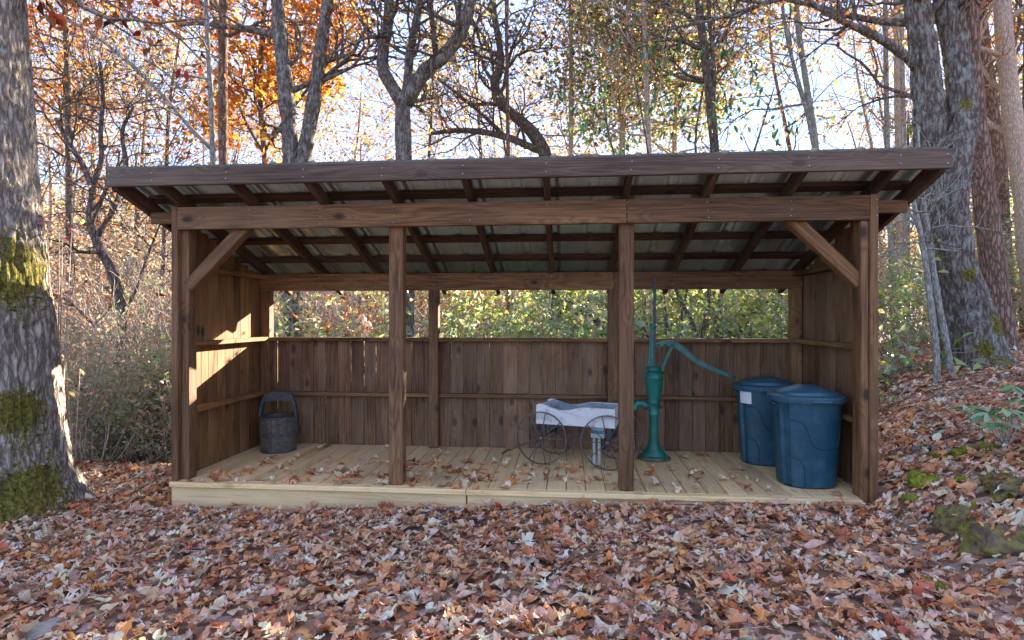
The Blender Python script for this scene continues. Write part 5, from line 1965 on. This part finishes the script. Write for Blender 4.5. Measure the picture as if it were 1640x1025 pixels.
near = ground_leaf_spots(-5.5, 4.6, -3.0, 1.6, 720, rg)
mid_ = ground_leaf_spots(1.9, 9.0, 1.6, 7.5, 260, rg)
PTS = np.vstack([near, mid_])
nL = len(PTS)
bpy.context.view_layer.update()
drop_ = np.zeros(len(PTS), bool)
for o_, c_, rad_ in ROCKS:
    mi_ = o_.matrix_world.inverted()
    for i_ in np.where((np.abs(PTS[:, 0] - c_[0]) < rad_) & (np.abs(PTS[:, 1] - c_[1]) < rad_))[0]:
        hit, loc_, nn_, _ = o_.ray_cast(mi_ @ Vector((PTS[i_, 0], PTS[i_, 1], 3.0)), Vector((0, 0, -1)))
        if hit:
            zt_ = (o_.matrix_world @ loc_).z
            if zt_ > PTS[i_, 2] + .01:
                if nn_.z < .6 or rg.random() < .72:
                    drop_[i_] = True
                else:
                    PTS[i_, 2] = zt_
PTS = PTS[~drop_]
nL = len(PTS)
pa, pb_, pt_ = project(PTS)
inf = (pa > 10) & (pa < 1630) & (pb_ > 600) & (pb_ < 1015)
order = np.argsort(np.where(inf, pt_, 1e9))
solo = order[:300]
isolo = np.zeros(nL, bool)
isolo[solo] = True
sizes = rg.lognormal(math.log(.064), .34, nL)
sizes = np.clip(sizes, .03, .15)
lift = rg.uniform(0.002, .04, nL)
Rm = rand_rot(nL, rg, .36)
# lay them along the slope of the ground
e_ = .05
nx_ = -(gh(PTS[:, 0] + e_, PTS[:, 1]) - gh(PTS[:, 0] - e_, PTS[:, 1])) / (2 * e_)
ny_ = -(gh(PTS[:, 0], PTS[:, 1] + e_) - gh(PTS[:, 0], PTS[:, 1] - e_)) / (2 * e_)
kind = rg.integers(0, len(TEMPL), nL)
LCOL = np.clip(LCOL * np.array([1.76, 1.55, 1.28]), 0, .76)
colr = np.clip(LCOL[rg.choice(len(LCOL), nL, p=LPRB)] * (1 + .16 * rg.standard_normal((nL, 1))), .03, .75)
VV, QQ, TT, CC = [], [], [], []
off_ = 0
for k_ in range(len(TEMPL)):
    V, Q, T = TEMPL[k_]
    m = np.where((kind == k_) & ~isolo)[0]
    if len(m) == 0:
        continue
    A_ = np.einsum('nij,vj->nvi', Rm[m], V) * sizes[m][:, None, None]
    A_[:, :, 2] -= (A_[:, :, 0] * nx_[m][:, None] + A_[:, :, 1] * ny_[m][:, None])
    A_ += PTS[m][:, None, :]
    A_[:, :, 2] += lift[m][:, None]
    nv = len(V)
    VV.append(A_.reshape(-1, 3))
    shade = 1 + .12 * rg.standard_normal((len(m), nv, 1))
    CC.append((colr[m][:, None, :] * shade).reshape(-1, 3))
    base_i = off_ + np.arange(len(m))[:, None, None] * nv
    if Q is not None:
        QQ.append((base_i + Q[None]).reshape(-1, 4))
    if T is not None:
        TT.append((base_i + T[None]).reshape(-1, 3))
    off_ += len(m) * nv
lit = link('leaf_litter', mesh_np('leaf_litter', np.vstack(VV), np.vstack(QQ), np.vstack(TT), col=np.clip(np.vstack(CC), .02, .8), smooth=True), M_LITTER)
tag(lit, 'thick carpet of dry brown and lilac grey fallen leaves', 'leaves', None, 'stuff')

TM = []
for k_, (V, Q, T) in enumerate(TEMPL):
    row = []
    for c_ in range(len(LCOL)):
        sh_ = 1 + .12 * rg.standard_normal((len(V), 1))
        row.append(None)
    TM.append(row)


def leaf_mesh(k_, ci):
    if TM[k_][ci] is None:
        V, Q, T = TEMPL[k_]
        me = mesh_np('fallen_leaf', V, Q, T, col=np.clip(LCOL[ci][None] * (1 + .13 * rg.standard_normal((len(V), 1))), .02, .8), smooth=True)
        me.materials.append(M_LITTER)
        TM[k_][ci] = me
    return TM[k_][ci]


for i in solo:
    o = link('fallen_leaf', leaf_mesh(int(kind[i]), int(rg.choice(len(LCOL), p=LPRB))), None, ground, (PTS[i, 0], PTS[i, 1], PTS[i, 2] + lift[i] + .006))
    o.rotation_mode = 'QUATERNION'
    o.rotation_quaternion = Matrix(Rm[i].tolist()).to_quaternion()
    o.scale = (sizes[i],) * 3

# twigs caught in the litter
tw = MB()
for i_ in rg.choice(nL, 700, replace=False):
    a_ = rg.uniform(0, 6.28)
    L_ = rg.uniform(.05, .22)
    p_ = PTS[i_] + (0, 0, rg.uniform(.02, .045))
    d_ = np.array([math.cos(a_), math.sin(a_), rg.uniform(-.1, .1)]) * L_
    tw.tube([p_ - d_ / 2, p_ + rg.normal(0, .008, 3), p_ + d_ / 2], [.0028, .0024, .0015], 4, cap=False)
two = tw.build('twigs', M_TAN, lit)
two['kind'] = 'stuff'
# leaves blown onto the deck
LNAME = ['brown', 'dark brown', 'tan', 'deep brown', 'pale buff', 'pale grey', 'lilac grey', 'mauve brown', 'rust', 'orange brown', 'reddish', 'cream', 'blackish brown', 'light brown']
KNAME = ['lobed', 'lobed', 'lobed', 'lobed', 'lobed', 'lobed', 'spiky', 'lobed', 'maple', 'oval', 'oval', 'oval', 'lobed', 'oval', 'lobed', 'lobed', 'lobed', 'oval', 'lobed', 'lobed', 'lobed', 'oval']
DL = []
for q in range(26):
    cx = rg.uniform(XL + .15, XR - .5)
    cy = rg.uniform(.0, .6)
    for _ in range(int(rg.integers(4, 12))):
        DL.append((cx + rg.normal(0, .24), cy + rg.normal(0, .11)))
for q in range(60):
    DL.append((rg.uniform(XL + .1, XR - .2), rg.uniform(-.03, 1.2)))
for (x_, y_) in DL:
    if not (XL + .06 < x_ < XR - .2 and -.05 < y_ < 1.25):
        continue
    if (x_ - 1.722) ** 2 + (y_ - .335) ** 2 < .07 or (x_ - 1.64) ** 2 + (y_ - .955) ** 2 < .07 or (x_ + 2.585) ** 2 + (y_ - .985) ** 2 < .035 or (x_ - .735) ** 2 + (y_ - .985) ** 2 < .03:
        continue
    if y_ < .12 and any(a - .03 < x_ < b_ + .03 for a, b_ in PXS):
        continue
    k_ = int(rg.integers(0, len(TEMPL)))
    ci_ = int(rg.choice(len(LCOL), p=LPRB))
    o = link('deck_leaf', leaf_mesh(k_, ci_), None, None)
    R_ = rand_rot(1, rg, .16)[0]
    s_ = float(np.clip(rg.lognormal(math.log(.085), .25), .045, .13))
    o.rotation_mode = 'QUATERNION'
    o.rotation_quaternion = Matrix(R_.tolist()).to_quaternion()
    o.scale = (s_,) * 3
    zmin = float((TEMPL[k_][0] @ R_.T)[:, 2].min()) * s_
    o.location = (x_, y_, DZ + .002 - max(zmin, -.03))
    bay = 'bucket' if x_ < -2.2 else 'left bay' if x_ < -1.22 else 'wagon tongue' if x_ < -.35 else 'wagon wheels' if x_ < .4 else 'pump' if x_ < 1.15 else 'trash cans'
    row_ = 'at the deck edge' if y_ < .12 else 'toward the deck edge' if y_ < .4 else 'mid deck' if y_ < .75 else 'by the back wall'
    tag(o, '%s %s leaf %s, %s %s' % (LNAME[ci_], KNAME[k_], row_, 'in the' if bay == 'left bay' else 'near the', bay), 'leaf', 'fallen leaves on the deck')

# ------------------------------------------------------------------ tell look-alikes apart by their place
seen_ = {}
for o in list(COL.objects):
    if o.parent is None and 'label' in o and o.get('group'):
        seen_.setdefault(o['label'], []).append(o)
ORD = ['leftmost', 'second from left', 'third from left', 'fourth from left', 'fifth from left', 'sixth from left']
for lab, os_ in seen_.items():
    if len(os_) < 2 or len(os_) > 6:
        continue
    os_.sort(key=lambda o: float(project(np.array(o.location[:]))[0]))
    for i_, o in enumerate(os_):
        wd = 'rightmost' if i_ == len(os_) - 1 else ORD[i_]
        new = lab + ', ' + wd
        if len(new.replace(',', '').split()) <= 16:
            o['label'] = new
